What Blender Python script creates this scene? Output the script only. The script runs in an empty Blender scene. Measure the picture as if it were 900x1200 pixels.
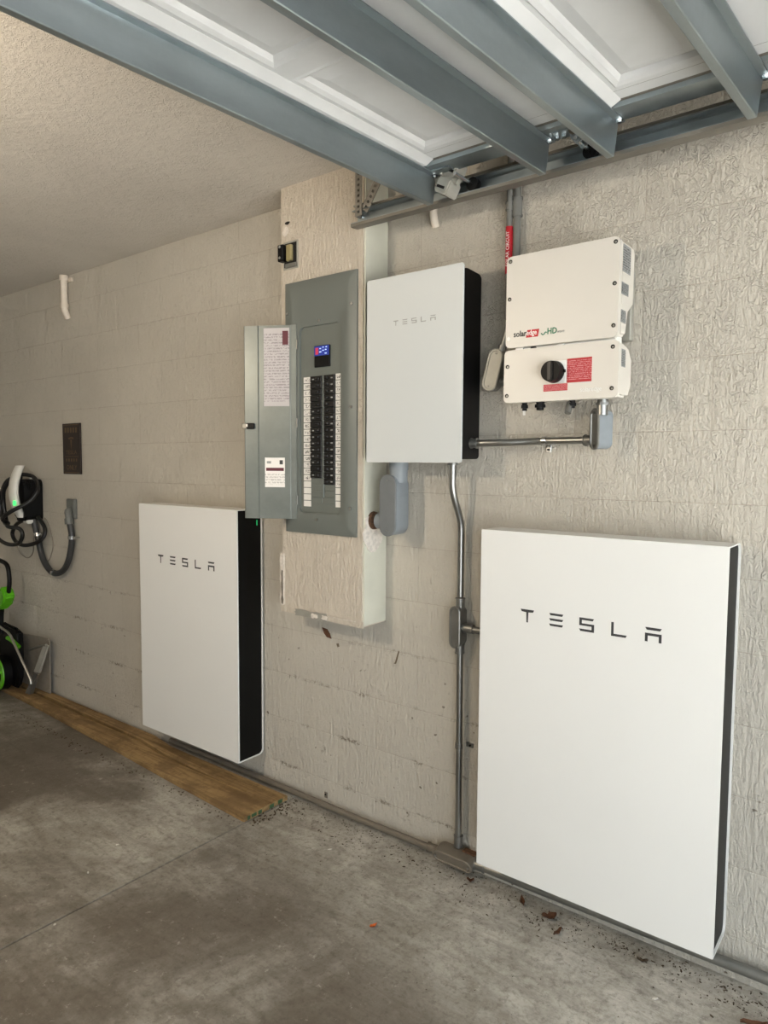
import bpy, bmesh, math, random
from mathutils import Vector, Matrix
random.seed(7)
SC = bpy.context.scene
COL = SC.collection

# ------------------------------------------------------------------ camera
YAW, PITCH, ROLL, FPX = 0.6636, -0.0690, 0.0061, 816.6
CAM = Vector((1.1633, -2.1786, 1.5096))
fwd = Vector((-math.sin(YAW)*math.cos(PITCH), math.cos(YAW)*math.cos(PITCH), math.sin(PITCH)))
rgt = Vector((math.cos(YAW), math.sin(YAW), 0)); up = rgt.cross(fwd)
r2 = rgt*math.cos(ROLL) + up*math.sin(ROLL); u2 = up*math.cos(ROLL) - rgt*math.sin(ROLL)
cd = bpy.data.cameras.new('camera'); cam = bpy.data.objects.new('camera', cd); COL.objects.link(cam)
cam.matrix_world = Matrix(((r2.x, u2.x, -fwd.x, CAM.x), (r2.y, u2.y, -fwd.y, CAM.y), (r2.z, u2.z, -fwd.z, CAM.z), (0, 0, 0, 1)))
cd.sensor_fit = 'VERTICAL'; cd.sensor_height = 36; cd.sensor_width = 27; cd.lens = 36*FPX/1200
cd.clip_start = 0.05
SC.camera = cam

# ------------------------------------------------------------------ light
W = bpy.data.worlds.new('sky'); SC.world = W; W.use_nodes = True
bg = W.node_tree.nodes['Background']; bg.inputs[0].default_value = (0.86, 0.94, 1.0, 1); bg.inputs[1].default_value = 2.6
LAMP_W = 37.0
def lamp(name, loc, watt, color, radius):
    l = bpy.data.lights.new(name, 'POINT'); l.energy = watt; l.color = color; l.shadow_soft_size = radius
    o = bpy.data.objects.new(name, l); COL.objects.link(o); o.location = loc; return o
lamp('ceiling_lamp', (-0.98, -2.2, 2.12), LAMP_W, (1.0, 0.84, 0.64), 0.03)
sn = bpy.data.lights.new('sun', 'SUN'); sn.energy = 32; sn.angle = 0.01; sn.color = (1.0, 0.98, 0.95)
so = bpy.data.objects.new('sun', sn); COL.objects.link(so); so.rotation_euler = Vector((0.04, -0.42, -0.9)).to_track_quat('-Z', 'Y').to_euler(); so.location = (8, 4, 6)
# light portal in the open garage doorway: guides the sampling of the sky, gives off nothing itself
pl = bpy.data.lights.new('doorway_portal', 'AREA'); pl.shape = 'RECTANGLE'; pl.size = 4.8; pl.size_y = 2.2
pl.cycles.is_portal = True
po = bpy.data.objects.new('doorway_portal', pl); COL.objects.link(po)
po.location = (2.21, -2.75, 1.1); po.rotation_euler = (0, math.pi/2, 0); pl.size, pl.size_y = 2.2, 4.8
vs = SC.view_settings
vs.view_transform = 'Standard'; vs.look = 'None'; vs.gamma = 1; vs.use_curve_mapping = False; vs.exposure = 0.70
SC.cycles.max_bounces = 10; SC.cycles.diffuse_bounces = 6; SC.cycles.glossy_bounces = 4

# ------------------------------------------------------------------ materials
def lin(c):
    f = lambda v: v/12.92 if v <= 0.04045 else ((v+0.055)/1.055)**2.4
    return tuple(f(v/255) for v in c) + (1,)
class NT:
    def __init__(s, name):
        s.m = bpy.data.materials.new(name); s.m.use_nodes = True; s.t = s.m.node_tree; s.n = s.t.nodes
        s.b = s.n['Principled BSDF']
    def new(s, typ, **kw):
        nd = s.n.new(typ)
        for k, v in kw.items(): setattr(nd, k, v)
        return nd
    def link(s, a, b): s.t.links.new(a, b)
    def pos(s, scale=(1, 1, 1)):
        g = s.new('ShaderNodeNewGeometry'); mp = s.new('ShaderNodeMapping'); mp.inputs['Scale'].default_value = scale
        s.link(g.outputs['Position'], mp.inputs['Vector']); return mp.outputs[0]
    def noise(s, vec, scale, detail=4, rough=0.55, dist=0.0):
        n = s.new('ShaderNodeTexNoise'); n.inputs['Scale'].default_value = scale; n.inputs['Detail'].default_value = detail
        n.inputs['Roughness'].default_value = rough; n.inputs['Distortion'].default_value = dist
        s.link(vec, n.inputs['Vector']); return n.outputs[0]
    def ramp(s, v, a, b, lo=0.0, hi=1.0):
        m = s.new('ShaderNodeMapRange'); m.inputs[1].default_value = a; m.inputs[2].default_value = b
        m.inputs[3].default_value = lo; m.inputs[4].default_value = hi; m.interpolation_type = 'SMOOTHSTEP'
        s.link(v, m.inputs[0]); return m.outputs[0]
    def math(s, op, a, b=None):
        m = s.new('ShaderNodeMath', operation=op)
        for i, x in enumerate((a, b)):
            if x is None: continue
            if isinstance(x, (int, float)): m.inputs[i].default_value = x
            else: s.link(x, m.inputs[i])
        return m.outputs[0]
    def mix(s, fac, a, b):
        m = s.new('ShaderNodeMix', data_type='RGBA')
        if isinstance(fac, (int, float)): m.inputs[0].default_value = fac
        else: s.link(fac, m.inputs[0])
        for i, x in ((6, a), (7, b)):
            if isinstance(x, tuple): m.inputs[i].default_value = x
            else: s.link(x, m.inputs[i])
        return m.outputs[2]
    def color(s, c):
        if isinstance(c, tuple): s.b.inputs['Base Color'].default_value = c
        else: s.link(c, s.b.inputs['Base Color'])
    def bump(s, h, dist, strength=1.0):
        b = s.new('ShaderNodeBump'); b.inputs['Distance'].default_value = dist; b.inputs['Strength'].default_value = strength
        s.link(h, b.inputs['Height']); s.link(b.outputs[0], s.b.inputs['Normal'])
    def set(s, rough=0.5, metal=0.0, spec=None):
        s.b.inputs['Roughness'].default_value = rough; s.b.inputs['Metallic'].default_value = metal
        if spec is not None: s.b.inputs['Specular IOR Level'].default_value = spec
        return s.m
def plain(name, rgb, rough=0.5, metal=0.0, var=0.06, scale=30, bump=0.0, spec=None):
    k = NT(name); v = k.pos(); n = k.noise(v, scale, 4)
    c = lin(rgb); d = tuple(x*(1-var*2) for x in c[:3]) + (1,)
    k.color(k.mix(k.ramp(n, 0.35, 0.65), d, c))
    if bump: k.bump(k.noise(v, scale*6, 3), bump)
    return k.set(rough, metal, spec)
def emit(name, rgb, strength):
    k = NT(name); k.color(lin(rgb)); k.b.inputs['Emission Color'].default_value = lin(rgb); k.b.inputs['Emission Strength'].default_value = strength
    return k.set(0.4)

def wall_paint(name, rgb, low=0.45, stains=True, streak=1.0, worm=1.0):
    k = NT(name); v = k.pos(); base = lin(rgb)
    blot = k.noise(v, 1.6, 5, 0.6)
    c = k.mix(k.ramp(blot, 0.3, 0.75), tuple(x*0.93 for x in base[:3])+(1,), tuple(min(1, x*1.04) for x in base[:3])+(1,))
    sep = k.new('ShaderNodeSeparateXYZ'); g = k.new('ShaderNodeNewGeometry'); k.link(g.outputs['Position'], sep.inputs[0])
    if stains:
        s1 = k.ramp(k.noise(v, 6.5, 6, 0.7), 0.60, 0.70); s2 = k.ramp(k.noise(v, 60, 4, 0.7), 0.48, 0.60)
        lowm = k.ramp(sep.outputs['Z'], 0.35, 1.1, 1.0, 0.10)
        f = k.math('MULTIPLY', k.math('MULTIPLY', s1, s2), k.math('MULTIPLY', lowm, 0.55))
        c = k.mix(f, c, lin((104, 92, 76)))
        # grime caught along the bed joints
        fr = k.math('FRACT', k.math('ADD', k.math('MULTIPLY', k.math('ADD', sep.outputs['Z'], 0.0817), 1/0.2117), 0.5))
        jd = k.ramp(k.math('ABSOLUTE', k.math('SUBTRACT', fr, 0.5)), 0.01, 0.07, 1.0, 0.0)
        jn = k.math('MULTIPLY', k.ramp(k.noise(k.pos((5, 5, 9)), 1.0, 5, 0.7), 0.48, 0.60), k.ramp(k.noise(k.pos((60, 60, 60)), 1.0, 4, 0.75), 0.45, 0.56))
        c = k.mix(k.math('MULTIPLY', k.math('MULTIPLY', jd, jn), k.math('MULTIPLY', lowm, 0.8)), c, lin((86, 72, 56)))
        speck = k.ramp(k.noise(v, 30, 2, 0.5), 0.70, 0.74)
        c = k.mix(k.math('MULTIPLY', speck, k.math('MULTIPLY', lowm, 0.8)), c, lin((80, 66, 50)))
    k.color(c)
    warp = k.noise(v, 46, 2, 0.5, 1.0)
    ridge = k.ramp(k.math('ABSOLUTE', k.math('SUBTRACT', warp, 0.5)), 0.0, 0.075, 1.0, 0.0)
    ridge = k.math('MULTIPLY', ridge, k.ramp(k.noise(v, 17, 3), 0.35, 0.6, 0.15, 1.0))
    st = k.noise(k.pos((95, 95, 22)), 1.0, 4, 0.65, 0.6)
    zm = k.ramp(sep.outputs['Z'], 1.0, 1.9, low, 1.0)
    xm = k.ramp(sep.outputs['X'], -1.0, 0.4, 0.4, 1.0)
    hgt = k.math('ADD', k.math('MULTIPLY', k.math('MULTIPLY', ridge, k.math('MULTIPLY', zm, xm)), 0.27*worm),
                 k.math('ADD', k.math('MULTIPLY', st, 1.0*streak), k.math('MULTIPLY', k.noise(v, 26, 5, 0.62), 0.7)))
    k.bump(hgt, 0.009, 1.0)
    return k.set(0.72, 0, 0.25)
def concrete(name):
    k = NT(name); v = k.pos()
    a = k.noise(v, 1.0, 9, 0.66, 0.4); b = k.noise(v, 4.3, 9, 0.72, 0.3); f = k.noise(v, 75, 4, 0.7); tr = k.noise(k.pos((3, 14, 3)), 1.0, 8, 0.7, 0.8)
    sep = k.new('ShaderNodeSeparateXYZ'); k.link(v, sep.inputs[0])
    stain_shade = k.ramp(k.math('ADD', sep.outputs['Y'], k.math('MULTIPLY', sep.outputs['X'], 0.25)), -0.85, -0.22, 1.0, 0.12)  # darker away from the wall: mostly stains, partly less daylight put into the colour
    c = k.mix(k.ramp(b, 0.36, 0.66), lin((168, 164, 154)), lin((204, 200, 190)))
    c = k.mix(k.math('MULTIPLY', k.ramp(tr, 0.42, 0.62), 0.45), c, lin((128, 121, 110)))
    c = k.mix(k.math('MULTIPLY', k.math('MULTIPLY', k.ramp(k.math('ADD', a, k.math('MULTIPLY', b, 0.25)), 0.42, 0.66), stain_shade), 0.84), c, lin((80, 70, 57)))
    c = k.mix(k.math('MULTIPLY', k.ramp(f, 0.45, 0.75), 0.4), c, lin((88, 80, 70)))
    c = k.mix(k.math('MULTIPLY', k.ramp(k.noise(v, 34, 6, 0.75), 0.50, 0.64), 0.42), c, lin((82, 73, 62)))
    c = k.mix(k.math('MULTIPLY', k.ramp(k.noise(v, 11, 8, 0.8, 0.6), 0.52, 0.62), 0.25), c, lin((104, 96, 84)))
    c = k.mix(k.math('MULTIPLY', k.ramp(k.noise(v, 21, 6, 0.8), 0.58, 0.7), 0.45), c, lin((196, 192, 182)))
    k.color(c)
    k.bump(k.math('ADD', k.math('MULTIPLY', f, 0.5), k.noise(v, 14, 5, 0.6)), 0.004, 0.7)
    r = k.ramp(a, 0.3, 0.7, 0.62, 0.45); k.link(r, k.b.inputs['Roughness']); k.b.inputs['Specular IOR Level'].default_value = 0.35
    return k.m
def wood(name):
    k = NT(name); v = k.pos((1.4, 24, 24)); n = k.noise(v, 1.0, 5, 0.6, 1.3)
    p = k.pos(); kn = k.ramp(k.noise(k.pos((3.5, 12, 12)), 1, 6, 0.75), 0.56, 0.70)
    c = k.mix(k.ramp(n, 0.3, 0.7), lin((120, 94, 58)), lin((170, 140, 94)))
    c = k.mix(k.math('MULTIPLY', kn, 0.7), c, lin((84, 56, 28)))
    c = k.mix(k.math('MULTIPLY', k.ramp(k.noise(p, 4, 5, 0.7), 0.46, 0.62), 0.6), c, lin((104, 80, 50)))
    c = k.mix(k.math('MULTIPLY', k.ramp(k.noise(p, 26, 6, 0.75), 0.5, 0.68), 0.5), c, lin((96, 70, 40)))
    k.color(c); k.bump(n, 0.002, 0.6); return k.set(0.8)
def galv(name, rgb=(150, 160, 163), rough=0.36, metal=0.9):
    k = NT(name); v = k.pos(); c0 = lin(rgb)
    n1 = k.noise(k.pos((14, 3, 14)), 1.0, 5, 0.6); n2 = k.noise(v, 60, 3, 0.6)
    c = k.mix(k.ramp(n1, 0.25, 0.75), tuple(x*0.82 for x in c0[:3])+(1,), c0)
    c = k.mix(k.math('MULTIPLY', n2, 0.2), c, tuple(x*0.6 for x in c0[:3])+(1,))
    k.color(c); rr = k.ramp(n1, 0.2, 0.8, rough-0.03, rough+0.06); k.link(rr, k.b.inputs['Roughness'])
    k.b.inputs['Metallic'].default_value = metal; return k.m
def handwriting(name):
    k = NT(name); v = k.pos((1, 1, 1)); n = k.noise(v, 150, 2, 0.5, 1.5)
    tc = k.new('ShaderNodeTexCoord'); sep = k.new('ShaderNodeSeparateXYZ'); k.link(tc.outputs['Generated'], sep.inputs[0])
    inx = k.math('MULTIPLY', k.ramp(sep.outputs['X'], 0.15, 0.25), k.ramp(sep.outputs['X'], 0.75, 0.9, 1, 0))
    inz = k.math('MULTIPLY', k.ramp(sep.outputs['Z'], 0.18, 0.28), k.ramp(sep.outputs['Z'], 0.72, 0.85, 1, 0))
    f = k.math('MULTIPLY', k.ramp(n, 0.5, 0.56), k.math('MULTIPLY', inx, inz))
    k.color(k.mix(k.math('MULTIPLY', f, 0.85), lin((222, 220, 216)), lin((40, 38, 40)))); return k.set(0.6)
def fine_print(name, bgc, ink, sx, sz, amt=0.8, rows=(0.06, 0.94)):
    # rows of tiny unreadable print on a paper label, in the label's own coordinates
    k = NT(name); tc = k.new('ShaderNodeTexCoord'); sep = k.new('ShaderNodeSeparateXYZ'); k.link(tc.outputs['Generated'], sep.inputs[0])
    mp = k.new('ShaderNodeMapping'); mp.inputs['Scale'].default_value = (sx, sx, sz); k.link(tc.outputs['Generated'], mp.inputs[0])
    n = k.noise(mp.outputs[0], 1.0, 1, 0.4)
    row = k.math('FRACT', k.math('MULTIPLY', sep.outputs['Z'], sz/2))
    f = k.math('MULTIPLY', k.ramp(n, 0.42, 0.52), k.math('GREATER_THAN', row, 0.45))
    f = k.math('MULTIPLY', f, k.math('MULTIPLY', k.math('GREATER_THAN', sep.outputs['Z'], rows[0]), k.math('LESS_THAN', sep.outputs['Z'], rows[1])))
    k.color(k.mix(k.math('MULTIPLY', f, amt), lin(bgc), lin(ink))); return k.set(0.45)

M = {}
M['wall'] = wall_paint('painted_block', (194, 188, 176))
M['chase'] = wall_paint('painted_stucco', (203, 193, 178), low=0.9, stains=False, streak=1.5, worm=1.2)
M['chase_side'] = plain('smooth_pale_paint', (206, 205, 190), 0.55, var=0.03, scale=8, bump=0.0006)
M['plaster'] = plain('white_plaster', (226, 218, 208), 0.85, var=0.1, scale=60, bump=0.002)
M['ceiling'] = wall_paint('ceiling_texture', (206, 200, 191), low=1.0, stains=False, streak=0.25, worm=1.0)
M['joint'] = plain('painted_mortar', (172, 162, 146), 0.85, var=0.1, scale=20, bump=0.001)
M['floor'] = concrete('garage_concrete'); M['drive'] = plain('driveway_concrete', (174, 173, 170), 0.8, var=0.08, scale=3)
M['groove'] = plain('groove_dirt', (70, 62, 52), 0.95)
M['wood'] = wood('weathered_plank')
M['green_paint'] = plain('green_paint_daub', (52, 84, 50), 0.6)
M['galv'] = galv('galvanised_steel', (168, 178, 182), 0.33); M['track'] = galv('track_steel', (136, 132, 124), 0.45, 0.6); M['zinc_cast'] = galv('grey_zinc_casting', (176, 174, 164), 0.5, 0.35)
M['emt'] = galv('conduit_steel', (165, 166, 164), 0.30, 1.0)
M['cast'] = galv('cast_fitting', (146, 146, 142), 0.40, 0.8)
M['dirty_cast'] = galv('dusty_fitting', (134, 126, 114), 0.55, 0.5)
M['bolt'] = galv('bright_zinc', (215, 218, 220), 0.22, 1.0)
M['doorskin'] = plain('door_white_paint', (214, 215, 215), 0.42, var=0.04, scale=5, spec=0.5)
M['white'] = plain('gloss_white_cover', (224, 224, 221), 0.32, var=0.006, scale=3)
M['white_edge'] = plain('white_shell', (228, 228, 224), 0.4, var=0.01)
M['glass_white'] = plain('pale_glass_cover', (203, 207, 207), 0.16, var=0.005, scale=3)
M['black'] = plain('black_plastic', (6, 6, 7), 0.5, var=0.1, spec=0.25)
M['black_side'] = plain('black_side_panel', (5, 6, 6), 0.45, var=0.2, scale=15, spec=0.2)
M['ink'] = plain('dark_print', (52, 52, 54), 0.5, var=0.02)
M['ink_pale'] = plain('pale_grey_print', (150, 152, 150), 0.5, var=0.02)
M['inv'] = plain('inverter_cream', (211, 206, 197), 0.38, var=0.01, scale=4)
M['red'] = plain('red_label', (184, 22, 38), 0.45, var=0.03); M['white_ink'] = plain('white_print', (240, 232, 230), 0.5, var=0.02)
M['green_ink'] = plain('green_print', (44, 116, 84), 0.5, var=0.02)
M['panel'] = plain('grey_enamel', (104, 109, 105), 0.42, var=0.02, scale=4); M['panel_door'] = galv('grey_enamel_door', (122, 128, 125), 0.34, 0.3)
M['deadfront'] = plain('grey_enamel_inner', (104, 109, 104), 0.45, var=0.02)
M['breaker'] = plain('breaker_black', (13, 13, 14), 0.45); M['toggle'] = plain('toggle_black', (18, 18, 19), 0.4)
M['paper'] = plain('label_paper', (226, 224, 220), 0.6, var=0.02); M['hand'] = handwriting('handwritten_label')
M['sheet'] = fine_print('wiring_sheet', (176, 171, 172), (118, 110, 114), 14, 56, 0.7)
M['warn'] = fine_print('warning_sheet', (228, 224, 220), (130, 126, 124), 12, 22, 0.55, (0.08, 0.45))
M['maroon'] = plain('maroon_print', (88, 22, 40), 0.5)
M['redprint'] = fine_print('red_warning_print', (170, 12, 30), (236, 190, 196), 22, 26, 0.42, (0.08, 0.92))
M['rating'] = fine_print('rating_label', (140, 142, 142), (34, 36, 38), 9, 22, 0.95)
M['screen'] = emit('lit_blue_screen', (22, 44, 130), 0.35); M['screen_red'] = emit('screen_red_mark', (150, 40, 60), 0.6)
M['screen_text'] = emit('screen_pale_mark', (170, 190, 235), 0.8)
M['led'] = emit('green_status_led', (30, 170, 95), 0.8); M['led2'] = emit('green_charger_led', (60, 230, 100), 1.2)
M['conduit_grey'] = plain('weathered_grey_conduit', (116, 116, 112), 0.5, var=0.05); M['pvc_dark'] = plain('dark_grey_pvc', (108, 112, 114), 0.55, var=0.03); M['pvc_grey'] = plain('grey_pvc', (134, 141, 146), 0.5, var=0.03); M['pvc_white'] = plain('white_pvc', (216, 206, 192), 0.5, var=0.04)
M['charger_white'] = plain('charger_white', (214, 212, 204), 0.3, var=0.01)
M['cable'] = plain('black_cable', (16, 16, 17), 0.5); M['flex'] = plain('liquidtight_conduit', (52, 53, 54), 0.45, var=0.05)
M['brown'] = plain('dark_brown_sign', (32, 18, 14), 0.5, var=0.05); M['gold'] = plain('faded_gold_print', (96, 78, 56), 0.6)
M['outlet'] = plain('grey_box', (104, 106, 102), 0.5)
M['lime'] = plain('lime_green_plastic', (92, 176, 28), 0.4); M['alu'] = galv('brushed_aluminium', (190, 188, 182), 0.35, 0.9)
M['grey_panel'] = plain('grey_plastic_sheet', (146, 138, 126), 0.6)
M['scuff'] = wall_paint('scuffed_paint', (118, 106, 88), stains=False); M['leaf'] = plain('dry_leaf', (96, 62, 40), 0.9, var=0.15, scale=120); M['leaf_orange'] = plain('orange_leaf', (196, 96, 40), 0.8)
M['debris'] = plain('dirt_crumbs', (84, 70, 55), 0.95, var=0.2, scale=150); M['pale_bit'] = plain('pale_paint_chip', (214, 208, 198), 0.8)
M['rust'] = plain('rusty_brown', (104, 74, 52), 0.9, var=0.2, scale=90, bump=0.002)
M['yellow'] = plain('yellow_device', (150, 138, 98), 0.5); M['dark'] = plain('dark_hollow', (20, 18, 16), 0.9)

# ------------------------------------------------------------------ mesh helpers
def basis(d):
    d = d.normalized(); a = Vector((0, 0, 1)) if abs(d.z) < 0.9 else Vector((1, 0, 0))
    x = d.cross(a).normalized(); return x, d.cross(x).normalized()
class MB:
    def __init__(s): s.bm = bmesh.new()
    def box(s, x0, x1, y0, y1, z0, z1, bev=0.0, seg=2):
        vs = [s.bm.verts.new(p) for p in ((x0,y0,z0),(x1,y0,z0),(x1,y1,z0),(x0,y1,z0),(x0,y0,z1),(x1,y0,z1),(x1,y1,z1),(x0,y1,z1))]
        fs = [s.bm.faces.new([vs[i] for i in f]) for f in ((0,3,2,1),(4,5,6,7),(0,1,5,4),(1,2,6,5),(2,3,7,6),(3,0,4,7))]
        if bev:
            es = list({e for f in fs for e in f.edges})
            bmesh.ops.bevel(s.bm, geom=es, offset=bev, segments=seg, affect='EDGES', clamp_overlap=True)
        return s
    def loft(s, rings, cap=True, closed=True):
        R = [[s.bm.verts.new(p) for p in r] for r in rings]; n = len(R[0])
        for a, b in zip(R, R[1:]):
            for i in range(n if closed else n-1):
                j = (i+1) % n; s.bm.faces.new((a[i], a[j], b[j], b[i]))
        if cap: s.bm.faces.new(R[0][::-1]); s.bm.faces.new(R[-1])
        return s
    def prism(s, poly, axis, a0, a1):
        f = {'x': lambda p, a: (a, p[0], p[1]), 'y': lambda p, a: (p[0], a, p[1]), 'z': lambda p, a: (p[0], p[1], a)}[axis]
        return s.loft([[f(p, a0) for p in poly], [f(p, a1) for p in poly]])
    def cyl(s, p0, p1, r0, r1=None, n=16):
        r1 = r0 if r1 is None else r1; p0, p1 = Vector(p0), Vector(p1); x, y = basis(p1-p0)
        ring = lambda p, r: [p + (x*math.cos(t)+y*math.sin(t))*r for t in (2*math.pi*i/n for i in range(n))]
        return s.loft([ring(p0, r0), ring(p1, r1)])
    def tube(s, pts, r, n=12, sm=0):
        pts = [Vector(p) for p in pts]
        if sm:
            q = []
            for i in range(len(pts)-1):
                a, b, c, d = pts[max(0, i-1)], pts[i], pts[i+1], pts[min(len(pts)-1, i+2)]
                for k in range(sm):
                    t = k/sm
                    q.append(0.5*((2*b)+(c-a)*t+(2*a-5*b+4*c-d)*t*t+(3*b-a-3*c+d)*t**3))
            pts = q+[pts[-1]]
        rings = []; x = None
        for i, p in enumerate(pts):
            d = (pts[min(i+1, len(pts)-1)]-pts[max(i-1, 0)]).normalized()
            if x is None: x, y = basis(d)
            else: x = (x-d*x.dot(d)).normalized(); y = d.cross(x)
            rings.append([p+(x*math.cos(t)+y*math.sin(t))*r for t in (2*math.pi*k/n for k in range(n))])
        return s.loft(rings)
    def xf(s, mat, since=0):
        s.bm.verts.ensure_lookup_table(); bmesh.ops.transform(s.bm, matrix=mat, verts=s.bm.verts[since:]); return s
def rrect(cx, cz, w, h, r, n=5, corners=(1, 1, 1, 1)):
    out = []
    for k, (sx, sz) in enumerate(((1, 1), (-1, 1), (-1, -1), (1, -1))):
        if not corners[k]: out.append((cx+sx*w/2, cz+sz*h/2)); continue
        for i in range(n+1):
            t = math.pi/2*(k + i/n); out.append((cx+sx*(w/2-r)+r*math.cos(t), cz+sz*(h/2-r)+r*math.sin(t)))
    return out
BASE = {}
def obj(name, mb, mat, parent=None, smooth=30, mats=None):
    me = bpy.data.meshes.new(name); bmesh.ops.recalc_face_normals(mb.bm, faces=mb.bm.faces)
    if parent is not None:
        bmesh.ops.translate(mb.bm, verts=mb.bm.verts, vec=-BASE[parent.name])
    mb.bm.to_mesh(me); mb.bm.free()
    for m in (mats or [mat]): me.materials.append(M[m])
    if smooth:
        me.shade_smooth(); me.set_sharp_from_angle(angle=math.radians(smooth))
    o = bpy.data.objects.new(name, me); COL.objects.link(o)
    if parent is not None: o.parent = parent; BASE[o.name] = BASE[parent.name].copy()
    else: BASE[o.name] = Vector((0, 0, 0))
    return o
def thing(name, label, cat, base, group=None):
    o = bpy.data.objects.new(name, None); COL.objects.link(o); o.location = base; o.empty_display_size = 0.05
    BASE[o.name] = Vector(base); o['label'] = label; o['category'] = cat
    if group: o['group'] = group
    return o
def tag(o, label, cat, group=None):
    o['label'] = label; o['category'] = cat
    if group: o['group'] = group
    return o
def struct(o, label=None, cat=None):
    o['kind'] = 'structure'
    if label: o['label'] = label
    if cat: o['category'] = cat
    return o
def recenter(o):
    """put a one-mesh thing's origin at its base"""
    me = o.data; n = len(me.vertices); c = Vector((0, 0, 0))
    for v in me.vertices: c += v.co
    c /= n; c.z = min(v.co.z for v in me.vertices)
    me.transform(Matrix.Translation(-c)); o.location = c; BASE[o.name] = c.copy(); return o
def text(name, s, size, origin, right, upv, mat, parent, align='LEFT', thick=0.0004, sx=1.0, bold=0.0):
    cu = bpy.data.curves.new(name, 'FONT'); cu.body = s; cu.size = size; cu.align_x = align; cu.extrude = thick; cu.offset = bold; cu.resolution_u = 2
    t = bpy.data.objects.new('tmp_text', cu); COL.objects.link(t)
    me = bpy.data.meshes.new_from_object(t); bpy.data.objects.remove(t); bpy.data.curves.remove(cu)
    r, u = Vector(right).normalized()*sx, Vector(upv).normalized(); n = Vector(right).normalized().cross(u)
    me.transform(Matrix(((r.x, u.x, n.x, origin[0]), (r.y, u.y, n.y, origin[1]), (r.z, u.z, n.z, origin[2]), (0, 0, 0, 1))))
    me.transform(Matrix.Translation(-BASE[parent.name])); me.name = name; me.materials.clear(); me.materials.append(M[mat])
    o = bpy.data.objects.new(name, me); COL.objects.link(o); o.parent = parent; BASE[o.name] = BASE[parent.name].copy(); return o

# ------------------------------------------------------------------ the room
XB, XF, YL, H = -5.2, 2.2, -5.6, 2.62
# floor: two slabs with a saw-cut joint between them
fl = struct(obj('floor', MB().box(XB-0.2, XF+0.1, YL-0.2, 0.2, -0.15, -0.012), 'groove'), 'grey concrete garage floor with a saw-cut joint', 'floor')
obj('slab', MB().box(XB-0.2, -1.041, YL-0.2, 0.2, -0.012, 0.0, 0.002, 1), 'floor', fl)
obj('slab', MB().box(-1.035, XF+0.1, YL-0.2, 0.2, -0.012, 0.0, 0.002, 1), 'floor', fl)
struct(obj('ground', MB().box(XF+0.1, 16, -14, 9, -0.2, -0.015), 'drive'), 'pale concrete driveway outside the garage opening', 'driveway')
struct(obj('ceiling', MB().box(XB-0.2, XF+0.2, YL-0.2, 0.2, H, H+0.15), 'ceiling'), 'textured beige garage ceiling', 'ceiling')
struct(obj('wall_back', MB().box(XB-0.2, XB, YL-0.2, 0.2, 0, H), 'wall'), 'beige painted far end wall of the garage', 'wall')
struct(obj('wall_left', MB().box(XB, XF, YL-0.2, YL, 0, H), 'wall'), 'beige painted wall on the far side of the garage', 'wall')
mb = MB(); mb.box(XF, XF+0.2, YL, -5.15, 0, H); mb.box(XF, XF+0.2, -0.35, 0.0, 0, H); mb.box(XF, XF+0.2, -5.15, -0.35, 2.2, H)
struct(obj('wall_front', mb, 'wall', smooth=0), 'beige painted wall around the open garage doorway', 'wall')
# block wall: running bond, painted over, shallow V joints
wr = struct(obj('wall_right', MB().box(XB-0.2, XF+0.2, 0.0016, 0.2, 0, H), 'joint'), 'beige painted concrete block wall carrying the equipment', 'wall')
BW, BH, Z0, X0 = 0.412, 0.2117, -0.0817, -0.578
cache = {}
def block_mesh(w, h):
    key = (round(w, 3), round(h, 3))
    if key in cache: return cache[key]
    b = MB(); j, e, d = 0.0006, 0.0030, 0.0014
    ring = lambda i, y: [(i-w/2, y, i-h/2), (w/2-i, y, i-h/2), (w/2-i, y, h/2-i), (i-w/2, y, h/2-i)]
    b.loft([ring(0.0002, 0.02), ring(j, d), ring(j+0.001, d*0.55), ring(e, 0.0004), ring(e+0.004, 0)])
    bmesh.ops.recalc_face_normals(b.bm, faces=b.bm.faces)
    me = bpy.data.meshes.new('block'); b.bm.to_mesh(me); b.bm.free(); me.materials.append(M['wall']); me.shade_smooth(); me.set_sharp_from_angle(angle=math.radians(50))
    cache[key] = me; return me
for row in range(14):
    za, zb = max(0, Z0+row*BH), min(H, Z0+(row+1)*BH)
    if zb-za < 0.02: continue
    off = X0 + (BW/2 if row % 2 else 0)
    # rows with z in (.342,.553) (row 2) carry joints at X0
    n0 = math.floor((XB-off)/BW)
    for i in range(n0, n0+24):
        xa, xb = max(XB, off+i*BW), min(XF, off+(i+1)*BW)
        if xb-xa < 0.03: continue
        o = bpy.data.objects.new('block', block_mesh(xb-xa, zb-za)); COL.objects.link(o); o.parent = wr
        o.location = ((xa+xb)/2, random.uniform(-0.0003, 0.0003), (za+zb)/2)

for pts in ([(-0.485, 0.715), (-0.479, 0.722), (-0.470, 0.750), (-0.462, 0.772), (-0.459, 0.768), (-0.466, 0.740), (-0.474, 0.716)], [(-0.792, 0.745), (-0.780, 0.748), (-0.776, 0.735), (-0.786, 0.730)]):
    me_ = bpy.data.meshes.new('scuff_mark'); n_ = len(pts)
    me_.from_pydata([(x, -0.0012, z) for x, z in pts]+[(x, 0.001, z) for x, z in pts], [], [tuple(range(n_))[::-1], tuple(range(n_, 2*n_))]+[(i, (i+1) % n_, n_+(i+1) % n_, n_+i) for i in range(n_)])
    me_.materials.append(M['scuff']); o_ = bpy.data.objects.new('scuff_mark', me_); COL.objects.link(o_); o_.parent = wr
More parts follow.
